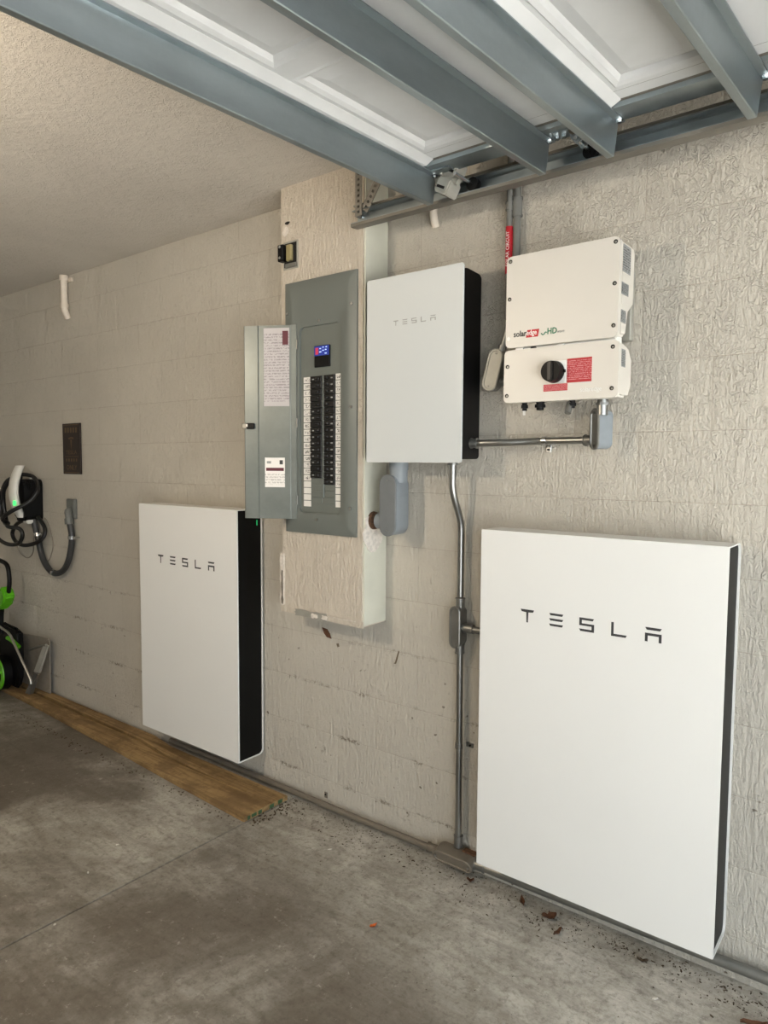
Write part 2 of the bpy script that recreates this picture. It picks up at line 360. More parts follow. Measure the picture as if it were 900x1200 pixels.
# boxed-out chase that carries the breaker panel
CX0, CX1, CY, CZ = -0.972, -0.524, -0.147, 0.893
mb = MB()
poly = [(CX0, CZ-0.003), (CX1, CZ-0.013), (CX1, H), (CX0, H)]
mb.prism(poly, 'y', CY, 0.0)
bmesh.ops.bevel(mb.bm, geom=[e for e in mb.bm.edges if abs(e.verts[0].co.z-e.verts[1].co.z) > 0.5 or e.verts[0].co.z < 1 and e.verts[1].co.z < 1], offset=0.006, segments=2, affect='EDGES')
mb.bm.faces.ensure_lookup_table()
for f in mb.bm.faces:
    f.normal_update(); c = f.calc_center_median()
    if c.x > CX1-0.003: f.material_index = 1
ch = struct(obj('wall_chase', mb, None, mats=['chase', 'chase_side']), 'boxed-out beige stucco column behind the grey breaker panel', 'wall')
# bottom trim board, exposed corner bead, torn paint, plaster patch round the pipe stub
obj('bottom_trim', MB().prism([(CX0-0.001, CZ-0.006), (CX1+0.002, CZ-0.016), (CX1+0.002, CZ+0.008), (CX0-0.001, CZ+0.018)], 'y', CY-0.003, CY+0.002), 'chase', ch)
rs = random.Random(3)
def ragged(x0, x1, z0, z1, n, jx, jz):
    pts = [(x0+(x1-x0)*i/n, z0+rs.uniform(-jz, jz)) for i in range(n+1)] + [(x1+rs.uniform(-jx, jx), z0+(z1-z0)*i/n) for i in range(1, n)]
    return pts + [(x1-(x1-x0)*i/n, z1+rs.uniform(-jz, jz)) for i in range(n+1)] + [(x0+rs.uniform(-jx, jx), z1-(z1-z0)*i/n) for i in range(1, n)]
obj('corner_bead', MB().prism(ragged(-0.885, -0.712, 0.882, 0.907, 6, 0.006, 0.003), 'y', CY-0.0065, CY-0.002), 'zinc_cast', ch)
for bx_ in (-0.79, -0.735): obj('corner_bead', MB().prism(ragged(bx_, bx_+0.03, 0.884, 0.899, 4, 0.005, 0.003), 'y', CY-0.0072, CY-0.005), 'plaster', ch)
obj('corner_bead', MB().prism(ragged(-0.70, -0.56, 0.8985, 0.901, 8, 0.004, 0.0012), 'y', CY-0.0045, CY-0.002), 'plaster', ch)
obj('corner_bead', MB().prism(ragged(CX0-0.002, CX0+0.018, 0.915, 1.13, 8, 0.006, 0.004), 'y', CY-0.004, CY), 'plaster', ch)
obj('corner_bead', MB().prism(ragged(CX0+0.004, CX0+0.013, 0.92, 1.06, 8, 0.003, 0.004), 'y', CY-0.005, CY), 'dirty_cast', ch)
obj('plaster_patch', MB().prism([(-0.142+0.06*math.cos(t)*rs.uniform(.75, 1.1)+0.05, 1.245+0.085*math.sin(t)*rs.uniform(.8, 1.1)) for t in (i*math.pi/9 for i in range(18))], 'x', CX1-0.001, CX1+0.004), 'plaster', ch)
mb = MB(); mb.cyl((CX1-0.002, -0.088, 1.291), (CX1+0.012, -0.088, 1.291), 0.036, 0.033, 20)
obj('pipe_hole', mb, 'rust', ch)
obj('screw_hole', MB().prism([(-0.929+0.014*math.cos(t)*rs.uniform(.6, 1.2), 2.477+0.006*math.sin(t)) for t in (i*math.pi/6 for i in range(12))], 'y', CY-0.002, CY), 'dark', ch)
obj('chipped_plaster', MB().prism([(-0.94+0.02*math.cos(t)*rs.uniform(.6, 1.2), 2.445+0.018*math.sin(t)*rs.uniform(.6, 1.2)) for t in (i*math.pi/7 for i in range(14))], 'y', CY-0.0015, CY), 'plaster', ch)

# ------------------------------------------------------------------ home batteries
def tesla(parent, mat, x0, z0, w, h, pitch, y):
    def letter(dx, *polys):
        mb = MB()
        for pts in polys: mb.prism([(x0+dx+px*w, z0+pz*h) for px, pz in pts], 'y', y-0.0004, y+0.0002)
        obj('letter', mb, mat, parent, 0)
    letter(0, ((0, 1), (1, 1), (.93, .82), (.58, .78), (.56, 0), (.44, 0), (.42, .78), (.07, .82)))
    letter(pitch, *[((0, a), (1, a), (.92, a-.17), (.08, a-.17)) for a in (1.0, .6, .19)])
    letter(2*pitch, ((0, 1), (.98, 1), (.9, .83), (.17, .83), (.17, .58), (1, .58), (1, 0), (.08, 0), (0, .17), (.83, .17), (.83, .42), (0, .42)))
    letter(3*pitch, ((0, 1), (.16, 1), (.16, .17), (1, .17), (.93, 0), (0, 0)))
    letter(4*pitch, ((0, 1), (1, 1), (.9, .82), (.1, .82)), ((0, .6), (1, .6), (1, 0), (.83, 0), (.83, .42), (.17, .42), (.17, 0), (0, 0)))
def battery(x, z, label, lx, led):
    w, h, y0, y1 = 0.753, 1.150, -0.160, -0.013
    t = thing('home_battery', label, 'battery', (x+w/2, -0.08, z), 'wall batteries')
    t_ = 0.004; n = 6
    def prof(i):
        r = 0.026-i; cy, cz, ww, hh = (y0+y1)/2, z+h/2, y1-y0-2*i, h-2*i
        return rrect(cy, cz, ww, hh, max(r, .004), n, (1, 0, 0, 1))
    mb = MB(); A, B_ = prof(0), prof(t_)
    ring = lambda P, xx: [(xx, p[0], p[1]) for p in P]
    mb.loft([ring(B_, x), ring(A, x), ring(A, x+w), ring(B_, x+w), ring(B_, x)], cap=False)
    obj('shell', mb, 'white_edge', t, 25)
    mb = MB(); mb.prism(rrect(x+w/2, z+h/2, w+0.001, h+0.001, 0.004, 3), 'y', y0-0.003, y0+0.0025)
    obj('front_cover', mb, 'white', t)
    for s, xs in ((1, x+w), (-1, x)):
        a, b = sorted((xs-s*0.006, xs-s*0.02))
        mb = MB(); mb.prism(prof(t_-0.0005), 'x', a, b); sp = obj('side_panel', mb, 'black_side', t)
    mb = MB(); mb.box(x+0.12, x+w-0.12, y1-0.002, -0.001, z+0.25, z+h-0.12); obj('wall_bracket', mb, 'black', t)
    tesla(t, 'ink', x+lx, z+0.862, 0.0465, 0.0415, 0.0982, y0-0.0031)
    if led:
        obj('status_light', MB().box(x+w-0.0028, x+w-0.0012, -0.0445, -0.042, z+h-0.075, z+h-0.05), 'led', t)
    return t
battery(0.0, 0.1446, 'large white home battery low on the right, nearest the camera, under the inverter', 0.148, False)
battery(-1.992, 0.1515, 'white home battery standing over the wooden plank, further along the wall', 0.157, True)

# energy gateway
def gateway():
    x0, x1, z0, z1, y0 = -0.4906, -0.0796, 1.5147, 2.1747, -0.1714
    t = thing('energy_gateway', 'white fronted energy gateway box with black sides, between panel and inverter', 'gateway', (-0.285, -0.09, z0))
    mb = MB(); mb.prism(rrect((x0+x1)/2, (z0+z1)/2, x1-x0, z1-z0, 0.008, 4), 'y', y0, y0+0.007); obj('front_cover', mb, 'glass_white', t)
    mb = MB(); mb.prism([(y0+0.007, z0+0.012), (-0.045, z0+0.014), (-0.038, z0+0.022), (-0.038, z1-0.022), (-0.05, z1-0.012), (-0.13, z1-0.008), (y0+0.007, z1-0.016)], 'x', x0+0.010, x1-0.008)
    bmesh.ops.bevel(mb.bm, geom=list(mb.bm.edges), offset=0.003, segments=2, affect='EDGES'); obj('housing', mb, 'black', t)
    obj('wall_bracket', MB().box(x0+0.08, x1-0.08, -0.039, -0.001, z0+0.1, z1-0.1), 'black', t)
    obj('top_clip', MB().box(x1-0.014, x1-0.006, y0+0.008, y0+0.02, z1-0.03, z1-0.008, 0.002, 1), 'black', t)
    tesla(t, 'ink_pale', -0.369, 2.0, 0.0225, 0.018, 0.0398, y0-0.0002)
gateway()

# ------------------------------------------------------------------ solar inverter
def inverter():
    t = thing('solar_inverter', 'cream solar inverter with lower switch box and red warning labels', 'inverter', (0.265, -0.09, 1.704))
    xa, xb, yf = 0.0855, 0.442, -0.18
    mb = MB(); mb.prism(rrect((xa+xb)/2, 2.017, xb-xa, 0.282, 0.016, 5), 'y', yf, yf+0.022)
    up_ = obj('upper_cover', mb, 'inv', t)
    mb = MB(); prof = [(yf+0.022, 1.882), (-0.118, 1.884), (-0.108, 1.892), (-0.106, 1.965), (-0.068, 1.972), (-0.05, 1.985), (-0.046, 2.14), (-0.06, 2.154), (yf+0.022, 2.152)]
    mb.prism(prof, 'x', xa+0.004, xb-0.001); bmesh.ops.bevel(mb.bm, geom=[e for e in mb.bm.edges if abs((e.verts[0].co-e.verts[1].co).normalized().x) < 0.1], offset=0.007, segments=2, affect='EDGES')
    bd = obj('upper_housing', mb, 'inv', t)
    mb = MB(); mb.prism(rrect(0.2645, 1.7865, 0.366, 0.164, 0.016, 5), 'y', yf, yf+0.022); lo = obj('lower_cover', mb, 'inv', t)
    mb = MB(); mb.prism([(yf+0.022, 1.708), (-0.105, 1.708), (-0.094, 1.722), (-0.062, 1.742), (-0.060, 1.825), (-0.095, 1.85), (-0.115, 1.863), (yf+0.022, 1.864)], 'x', 0.086, 0.445)
    bmesh.ops.bevel(mb.bm, geom=[e for e in mb.bm.edges if abs((e.verts[0].co-e.verts[1].co).normalized().x) < 0.1], offset=0.007, segments=2, affect='EDGES'); lb = obj('lower_housing', mb, 'inv', t)
    obj('bridge', MB().box(0.11, 0.43, -0.16, -0.11, 1.862, 1.884), 'white_edge', t)
    obj('bridge_clip', MB().box(0.165, 0.182, -0.166, -0.15, 1.864, 1.881), 'black', t)
    for a, b in ((0.115, 0.14), (0.255, 0.275)): obj('bridge_clip', MB().box(a, b, -0.168, -0.15, 1.867, 1.877), 'white', t)
    obj('mount_plate', MB().box(0.12, 0.428, -0.03, -0.001, 1.888, 2.10, 0.003, 1), 'zinc_cast', t)
    for z in (2.05, 2.035): obj('plate_slot', MB().box(0.41, 0.4285, -0.032, -0.026, z-0.003, z+0.003), 'dark', t)
    def screw(x, z, par):
        s = obj('screw', MB().cyl((x, yf-0.0012, z), (x, yf+0.004, z), 0.0062, n=12), 'dark', par)
        obj('screw_head', MB().cyl((x+.001, yf-0.0018, z-.001), (x+.001, yf, z-.001), 0.0038, n=8), 'cast', s)
    for x, z in ((0.098, 2.143), (0.097, 2.027), (0.430, 2.143), (0.430, 2.027), (0.430, 1.909)): obj('screw', MB().cyl((x, yf-0.0014, z), (x, yf+0.004, z), 0.0062, n=12), 'dark', up_); obj('screw', MB().cyl((x+.001, yf-0.002, z-.001), (x+.001, yf, z-.001), 0.0034, n=8), 'cast', up_)
    obj('screw_hole', MB().cyl((0.096, yf-0.0008, 1.905), (0.096, yf+0.002, 1.905), 0.0062, n=14), 'white_edge', up_)
    for x, z in ((0.430, 1.849), (0.430, 1.731), (0.094, 1.818), (0.093, 1.727)): obj('screw', MB().cyl((x, yf-0.0014, z), (x, yf+0.004, z), 0.0062, n=12), 'dark', lo); obj('screw', MB().cyl((x+.001, yf-0.002, z-.001), (x+.001, yf, z-.001), 0.0034, n=8), 'cast', lo)
    # printed logos
    X, Zv = (1, 0, 0), (0, 0, 1); ty = yf-0.0006
    text('lettering', 'solar', 0.0255, (0.113, ty, 1.9085), X, Zv, 'ink', up_, sx=0.88, bold=0.0005)
    obj('logo_box', MB().prism([(0.156, 1.9025), (0.196, 1.9025), (0.2, 1.9255), (0.160, 1.9255)], 'y', yf-0.0008, yf), 'red', up_)
    text('lettering', 'edge', 0.0225, (0.1575, yf-0.0011, 1.9095), X, Zv, 'white_ink', up_, sx=0.82, bold=0.0003)
    text('lettering', 'HD', 0.026, (0.226, ty, 1.906), X, Zv, 'green_ink', up_, sx=0.85, bold=0.0005)
    text('lettering', 'wave', 0.0135, (0.2585, ty, 1.9065), X, Zv, 'ink_pale', up_, sx=0.85)
    obj('logo_wave', MB().tube([(0.207, ty, 1.9105), (0.211, ty, 1.906), (0.216, ty, 1.907), (0.221, ty, 1.913), (0.225, ty, 1.911)], 0.0016, 6, 3), 'green_ink', up_)
    text('lettering', 'solaredge', 0.02, (0.335, ty, 1.726), X, Zv, 'white_edge', lo, sx=0.85)
    # rotary switch on its plate
    pl = obj('switch_plate', MB().box(0.231, 0.291, yf-0.003, yf, 1.757, 1.823, 0.002, 1), 'white', t)
    k = obj('rotary_knob', MB().cyl((0.253, yf-0.003, 1.790), (0.253, yf-0.030, 1.790), 0.0335, 0.0310, 32), 'black', t, 40)
    obj('grip', MB().box(0.2455, 0.2605, yf-0.038, yf-0.026, 1.762, 1.818, 0.003, 2), 'toggle', k)
    obj('pointer', MB().box(0.2835, 0.2905, yf-0.012, yf-0.003, 1.786, 1.795), 'black', k)
    # red warning labels
    l1 = obj('warning_label', MB().box(0.293, 0.3695, yf-0.0007, yf, 1.755, 1.826), 'redprint', lo)
    l2 = obj('warning_label', MB().box(0.218, 0.2955, yf-0.0006, yf, 1.733, 1.754), 'redprint', lo)
    for y0_, y1_, z0_, z1_ in ((-0.15, -0.088, 2.066, 2.143), (-0.155, -0.10, 2.002, 2.036), (-0.153, -0.116, 1.922, 1.958)):
        obj('rating_label', MB().box(xb-0.0012, xb+0.0004, y0_, y1_, z0_, z1_), 'rating', bd)
    obj('rating_label', MB().box(0.4442, 0.4456, -0.152, -0.118, 1.795, 1.846), 'rating', lb)
    # glands and connectors underneath
    for x, r, h in ((0.128, 0.009, 0.03), (0.182, 0.0135, 0.03), (0.288, 0.010, 0.028)):
        g = obj('cable_gland', MB().cyl((x, -0.125, 1.712), (x, -0.125, 1.712-h), r, r*0.85, 12), 'black', t)
        obj('gland_nut', MB().cyl((x, -0.125, 1.70), (x, -0.125, 1.69), r*1.3, n=8), 'black', g)
    obj('cable_gland', MB().cyl((0.281, -0.125, 1.70), (0.281, -0.14, 1.668), 0.010, n=12), 'cast', t)
    obj('tag', MB().box(0.123, 0.131, -0.127, -0.124, 1.668, 1.684), 'white', t)
inverter()

# ------------------------------------------------------------------ breaker panel
def panel():
    t = thing('breaker_panel', 'tall grey breaker panel with its door swung open and black breakers', 'breaker panel', (-0.74, -0.15, 1.228))
    x0, x1, z0, z1, y0 = -0.935, -0.554, 1.228, 2.234, CY-0.012
    ox0, ox1, oz0, oz1 = -0.852, -0.630, 1.311, 2.05
    # trim cover with a rounded opening: outer frame lofted to the hole
    cx, cz = (ox0+ox1)/2, (oz0+oz1)/2
    hole = rrect(cx, cz, ox1-ox0, oz1-oz0, 0.022, 6)
    def outer(m):
        out = []
        W_, H_ = (x1-x0)/2-m, (z1-z0)/2-m; ccx, ccz = (x0+x1)/2, (z0+z1)/2
        for k, (sx, sz) in enumerate(((1, 1), (-1, 1), (-1, -1), (1, -1))):
            for i in range(7):
                t_ = i/6
                a, b = (sx*W_, sz*H_), None
                # spread ring vertices round the corner so the loft stays tidy
                e = 0.03
                if k == 0: p = (W_, H_-e*(1-t_*2)) if t_ < .5 else (W_-e*(t_*2-1), H_)
                elif k == 1: p = (-W_+e*(1-t_*2), H_) if t_ < .5 else (-W_, H_-e*(t_*2-1))
                elif k == 2: p = (-W_, -H_+e*(1-t_*2)) if t_ < .5 else (-W_+e*(t_*2-1), -H_)
                else: p = (W_-e*(1-t_*2), -H_) if t_ < .5 else (W_, -H_+e*(t_*2-1))
                out.append((ccx+p[0], ccz+p[1]))
        return out
    grow = lambda g: rrect(cx, cz, ox1-ox0+2*g, oz1-oz0+2*g, 0.022+g, 6)
    R = lambda P, y: [(p[0], y, p[1]) for p in P]
    mb = MB(); mb.loft([R(outer(0), CY), R(outer(0), y0+0.004), R(outer(0.028), y0-0.004), R(grow(0.014), y0-0.004), R(grow(0.006), y0-0.0005), R(grow(0.0), y0-0.0005), R(grow(0), y0+0.014)], cap=False)
    obj('trim_cover', mb, 'panel', t, 25)
    df = obj('dead_front', MB().box(ox0-0.004, ox1+0.004, y0+0.0095, y0+0.0112, oz0-0.004, oz1+0.004), 'deadfront', t)
    yb = y0+0.0095
    for x, z in ((-0.915, 2.111), (-0.738, 2.066), (-0.572, 2.108), (-0.574, 1.724), (-0.577, 1.338), (-0.752, 1.286)):
        obj('screw', MB().cyl((x, y0-0.0062, z), (x, y0, z), 0.0055, 0.0062, 10), 'bolt', t)
    # energy monitor screen
    s = obj('display', MB().box(-0.772, -0.690, yb-0.008, yb, 1.887, 1.970, 0.002, 1), 'black', t)
    obj('lit_screen', MB().box(-0.770, -0.692, yb-0.0086, yb-0.007, 1.931, 1.968), 'screen', s)
    obj('screen_mark', MB().box(-0.764, -0.748, yb-0.009, yb-0.008, 1.936, 1.962), 'screen_red', s)
    for x, z, a in ((-0.737, 1.945, .009), (-0.722, 1.950, .007), (-0.708, 1.952, .006), (-0.737, 1.958, .006), (-0.722, 1.962, .004), (-0.705, 1.962, .005), (-0.708, 1.938, .008)):
        obj('screen_mark', MB().box(x-a/2-.002, x+a/2, yb-0.009, yb-0.008, z-0.0018, z+0.0018), 'screen_text', s)
    obj('centre_rail', MB().box(-0.731, -0.722, yb-0.006, yb, 1.375, 1.853, 0.001, 1), 'panel_door', t)
    # breakers: both columns
    zt = 1.854; p = 0.0252
    for col, (a, b), n in ((0, (-0.794, -0.733), 16), (1, (-0.720, -0.664), 17)):
        for i in range(n):
            za = zt-i*p
            br = obj('breaker', MB().box(a, b, yb-0.009, yb, za-p+0.0012, za-0.0006, 0.0015, 1), 'breaker', t)
            xm = b-0.018 if col == 0 else a+0.018
            obj('toggle', MB().box(xm-0.012, xm+0.008, yb-0.016, yb-0.008, za-p*0.68, za-p*0.32, 0.002, 1), 'toggle', br)
            if rs.random() < 0.75:
                xi = a+0.016 if col == 0 else b-0.014
                obj('rating_mark', MB().box(xi-0.004, xi+0.006, yb-0.0094, yb-0.0088, za-p*0.6, za-p*0.42), 'ink_pale', br)
    for i in range(4):   # blank fillers under the breakers
        za = zt-(16+i)*p
        obj('filler_plate', MB().box(-0.794, -0.733, yb-0.003, yb, za-p+0.001, za-0.0005, 0.0006, 1), 'deadfront', t)
        if i: obj('filler_plate', MB().box(-0.720, -0.664, yb-0.003, yb, za-p+0.001, za-0.0005, 0.0006, 1), 'deadfront', t)
    for (a, b), wr_, z_top in (((-0.836, -0.796), 16, 1.854), ((-0.663, -0.634), 17, 1.857)):
        q = 0.0260
        for i in range(20):
            za = z_top-i*q
            obj('circuit_label', MB().box(a, b, yb-0.0012, yb, za-q+0.002, za-0.001), 'hand' if i < wr_ else 'paper', t)
    # open door, hinged on the left of the opening
    hx, hy = -0.862, y0-0.006; dx, dy = -0.195, -0.106; L = math.hypot(dx, dy); ang = math.atan2(dy, dx)
    dz0, dz1 = 1.283, 2.063; th = 0.0012
    Mx = Matrix.Translation((hx, hy, 0)) @ Matrix.Rotation(ang, 4, 'Z') @ Matrix.Scale(-1, 4, (0, 1, 0))
    # local frame: x from the hinge outward, -y' toward the camera side after the flip
    def D(mb): mb.xf(Mx); return mb
    f = 1 if True else -1
    mb = MB(); r_ = 0.012
    prof = [(0.0, 0.010), (0.0, -0.002), (0.022, -0.002), (0.024, 0.0008), (0.026, 0.0), (L-0.064, 0.0), (L-0.062, -0.003), (L-0.059, -0.001), (L-0.004, -0.001), (L, 0.003), (L, 0.016)]
    back = [(a, b+0.0025) for a, b in prof]
    mb.loft([[(a, b, dz0) for a, b in prof+back[::-1]], [(a, b, dz1) for a, b in prof+back[::-1]]])
    # find which way is toward the camera: y' negative
    door = obj('door', D(mb), 'panel_door', t, 20)
    S = lambda a, b, za, zb, y1=-0.0012, y2=0.001: D(MB().box(a, b, y1, y2, za, zb))
    obj('wiring_sheet', S(0.030, 0.137, 1.740, 2.052), 'sheet', door)
    obj('sheet_header', S(0.034, 0.058, 1.985, 2.04, -0.0016), 'maroon', door)
    obj('warning_sheet', S(0.050, 0.134, 1.412, 1.532), 'warn', door)
    obj('warning_band', S(0.054, 0.129, 1.478, 1.491, -0.0018), 'maroon', door)
    obj('printed_mark', S(0.058, 0.072, 1.505, 1.522, -0.0017), 'ink', door)
    obj('printed_mark', S(0.108, 0.126, 1.508, 1.518, -0.0017), 'ink_pale', door)
    obj('latch', D(MB().box(L-0.046, L-0.012, -0.012, 0.0, 1.648, 1.672, 0.003, 1)), 'black', door)
    obj('latch', D(MB().box(L-0.014, L+0.006, -0.010, 0.004, 1.650, 1.671, 0.002, 1)), 'cast', door)
    obj('latch', D(MB().box(L-0.019, L-0.013, -0.014, -0.009, 1.657, 1.668)), 'bolt', door)
    for z in (1.985, 1.673, 1.36): obj('hinge', MB().cyl((hx+0.002, hy, z-0.018), (hx+0.002, hy, z+0.018), 0.003, n=8), 'cast', t)
panel()

# ------------------------------------------------------------------ conduits
def stadium(cx, cz, w, h, n=8): return rrect(cx, cz, w, h, w/2-1e-4, n)
def conduit_body(parent, c, w, h, d, rot, mat, cover_mat, name='fitting', tilt=0.0, axis='z', rim=0.004, flat=False):
    """box-shaped conduit fitting with round ends; cover faces local -y, long side local z"""
    T = Matrix.Translation(c) @ Matrix.Rotation(rot, 4, 'Z') @ Matrix.Rotation(tilt, 4, 'Y')
    if axis == 'x': T = Matrix.Translation(c) @ Matrix.Rotation(tilt, 4, 'X') @ Matrix.Rotation(math.pi/2, 4, 'Y')
    mb = MB(); R = lambda P, y: [(p[0], y, p[1]) for p in P]
    mb.loft([R(stadium(0, 0, w*0.86, h*0.93), d/2), R(stadium(0, 0, w*0.96, h*0.98), d/2-0.008), R(stadium(0, 0, w, h), -d/2)]); mb.xf(T)
    b = obj(name, mb, mat, parent, 35)
    mb = MB(); mb.loft([R(stadium(0, 0, w+rim, h+rim), -d/2+0.001), R(stadium(0, 0, w+rim, h+rim), -d/2-0.003), R(stadium(0, 0, w-0.002, h-0.002), -d/2-0.0055), R(stadium(0, 0, w-0.012, h-0.012), -d/2-0.0052), R(stadium(0, 0, w-0.015, h-0.015), -d/2-0.0022)] if not flat else [R(stadium(0, 0, w+rim, h+rim), -d/2+0.001), R(stadium(0, 0, w+rim, h+rim), -d/2-0.003), R(stadium(0, 0, w-0.002, h-0.002), -d/2-0.005)]); mb.xf(T)
    cv = obj('cover_plate', mb, cover_mat, b, 30)
    for s in (1, -1):
        mb = MB(); mb.cyl((0, -d/2-0.0065, s*(h/2-w*0.28)), (0, -d/2-0.003, s*(h/2-w*0.28)), 0.0032, n=8); mb.xf(T)
        o = obj('screw', mb, 'cast', b)
    return b
def coupling(parent, p0, p1, r, mat='cast'):
    p0, p1 = Vector(p0), Vector(p1); o = obj('coupling', MB().cyl(p0, p1, r, n=18), mat, parent)
    for k in (0.06, 0.94):
        c = p0.lerp(p1, k); d = (p1-p0).normalized()*0.0022
        obj('rim', MB().cyl(c-d, c+d, r*1.14, n=18), mat, o)
    return o
def strap(parent, p, r, side, along='z', mat='cast'):
    x, y, z = p; mb = MB()
    if along == 'z':
        arc = [(x+(r+0.001)*math.cos(a), y+(r+0.001)*math.sin(a)) for a in (math.pi+ (math.pi*i/8) for i in range(9))]
        out = [(x+(r+0.003)*math.cos(a), y+(r+0.003)*math.sin(a)) for a in (math.pi+ (math.pi*i/8) for i in range(9))]
        mb.prism(arc+out[::-1], 'z', z-0.009, z+0.009); s = obj('strap', mb, mat, parent)
        a, b = sorted((x+side*r, x+side*(r+0.03))); obj('strap_tab', MB().box(a, b, -0.0045, -0.0005, z-0.009, z+0.009, 0.001, 1), mat, s)
        obj('strap_screw', MB().cyl((x+side*(r+0.018), -0.009, z), (x+side*(r+0.018), -0.003, z), 0.0035, n=8), 'dark', s)
    else:
        arc = [(y+(r+0.001)*math.cos(a), z+(r+0.001)*math.sin(a)) for a in (math.pi/2+ (math.pi*i/8) for i in range(9))]
        out = [(y+(r+0.003)*math.cos(a), z+(r+0.003)*math.sin(a)) for a in (math.pi/2+ (math.pi*i/8) for i in range(9))]
        mb.prism(arc+out[::-1], 'x', x-0.008, x+0.008); s = obj('strap', mb, mat, parent)
        a, b = sorted((z+side*r, z+side*(r+0.026))); obj('strap_tab', MB().box(x-0.009, x+0.009, -0.0045, -0.0005, a, b, 0.001, 1), mat, s)
        obj('strap_screw', MB().cyl((x, -0.009, z+side*(r+0.016)), (x, -0.003, z+side*(r+0.016)), 0.0035, n=8), 'dark', s)
ER = 0.0122
# vertical run: gateway -> tee -> floor
t = thing('vertical_conduit', 'tall steel conduit running from the gateway down to the floor, with a tee fitting', 'conduit', (-0.158, -0.03, 0.09))
obj('pipe', MB().tube([(-0.166, -0.085, 1.522), (-0.166, -0.085, 1.47)] + [(-0.166+0.007*q, -0.085+0.051*q, 1.44-0.17*i/12) for i, q in ((i, (1-math.cos(math.pi*i/12))/2) for i in range(13))] + [(-0.159, -0.034, 1.24), (-0.159, -0.034, 1.03)], ER, 16), 'emt', t)
coupling(t, (-0.166, -0.085, 1.528), (-0.166, -0.085, 1.508), 0.016)
conduit_body(t, (-0.162, -0.038, 0.922), 0.042, 0.15, 0.052, 0.0, 'cast', 'cast', 'tee_fitting')
coupling(t, (-0.159, -0.034, 1.026), (-0.159, -0.034, 0.985), 0.0165); coupling(t, (-0.159, -0.034, 0.858), (-0.159, -0.034, 0.822), 0.0165)
obj('pipe', MB().tube([(-0.158, -0.033, 0.83), (-0.156, -0.033, 0.5), (-0.154, -0.033, 0.10)], ER, 16), 'emt', t)
obj('side_hub', MB().cyl((-0.145, -0.036, 0.918), (-0.10, -0.036, 0.918), 0.018, 0.0165, 16), 'cast', t)
obj('side_pipe', MB().cyl((-0.10, -0.036, 0.917), (-0.001, -0.036, 0.917), 0.0125, n=16), 'cast', t)
coupling(t, (-0.154, -0.033, 0.135), (-0.154, -0.033, 0.092), 0.0155, 'cast')
strap(t, (-0.156, -0.033, 0.475), ER, 1)
# floor run
t = thing('floor_conduit', 'dusty steel conduit lying along the foot of the wall with an access fitting', 'conduit', (-0.6, -0.035, 0.02))
obj('pipe', MB().tube([(-1.95, -0.028, 0.036), (-1.2, -0.03, 0.038), (-0.62, -0.034, 0.038), (-0.26, -0.038, 0.045)], 0.0128, 14), 'dirty_cast', t)
coupling(t, (-0.285, -0.038, 0.046), (-0.232, -0.04, 0.05), 0.0165, 'dirty_cast')
conduit_body(t, (-0.152, -0.052, 0.064), 0.046, 0.165, 0.055, 0, 'dirty_cast', 'dirty_cast', 'access_fitting', tilt=0.25, axis='x')
obj('gasket', MB().box(-0.13, -0.075, -0.05, -0.02, 0.083, 0.092, 0.003, 1), 'rust', t)
coupling(t, (-0.075, -0.045, 0.058), (-0.035, -0.043, 0.058), 0.018, 'cast')
obj('pipe', MB().tube([(-0.04, -0.043, 0.058), (0.4, -0.04, 0.062), (0.85, -0.036, 0.068), (1.7, -0.036, 0.072)], 0.0165, 16), 'cast', t)
strap(t, (-0.85, -0.032, 0.038), 0.0128, 1, 'x', 'dirty_cast'); strap(t, (-1.5, -0.03, 0.037), 0.0128, 1, 'x', 'dirty_cast')
# grey PVC elbow fitting under the gateway
t = thing('pvc_conduit_elbow', 'grey plastic conduit elbow with round-ended cover hanging under the gateway', 'conduit fitting', (-0.41, -0.08, 1.24))
conduit_body(t, (-0.420, -0.087, 1.355), 0.074, 0.228, 0.086, 0, 'pvc_grey', 'pvc_dark', 'elbow_body', rim=0.003, flat=True)
obj('nipple', MB().cyl((-0.405, -0.085, 1.44), (-0.405, -0.085, 1.53), 0.034, n=22), 'pvc_grey', t)
obj('collar', MB().cyl((-0.405, -0.085, 1.487), (-0.405, -0.085, 1.53), 0.0365, n=22), 'pvc_grey', t)
obj('side_stub', MB().cyl((-0.50, -0.085, 1.291), (-0.43, -0.085, 1.291), 0.03, n=20), 'pvc_grey', t)
# gateway -> inverter run
t = thing('inverter_conduit', 'steel conduit running sideways from the gateway to below the inverter', 'conduit', (0.13, -0.05, 1.575))
obj('pipe', MB().tube([(-0.088, -0.092, 1.582), (-0.04, -0.09, 1.582), (0.03, -0.075, 1.583), (0.1, -0.048, 1.586), (0.16, -0.034, 1.588), (0.22, -0.033, 1.588), (0.31, -0.036, 1.588)], 0.0118, 16, 4), 'emt', t)
coupling(t, (-0.089, -0.092, 1.582), (-0.064, -0.091, 1.582), 0.0165); coupling(t, (0.296, -0.037, 1.588), (0.330, -0.042, 1.588), 0.0165)
strap(t, (0.158, -0.034, 1.588), 0.0118, -1, 'x', 'bolt')
conduit_body(t, (0.366, -0.078, 1.619), 0.040, 0.122, 0.052, -0.55, 'pvc_grey', 'cast', 'elbow_body')
obj('connector', MB().cyl((0.374, -0.10, 1.66), (0.374, -0.10, 1.71), 0.0165, n=16), 'emt', t); obj('lock_nut', MB().cyl((0.374, -0.10, 1.69), (0.374, -0.10, 1.698), 0.020, n=10), 'emt', t)
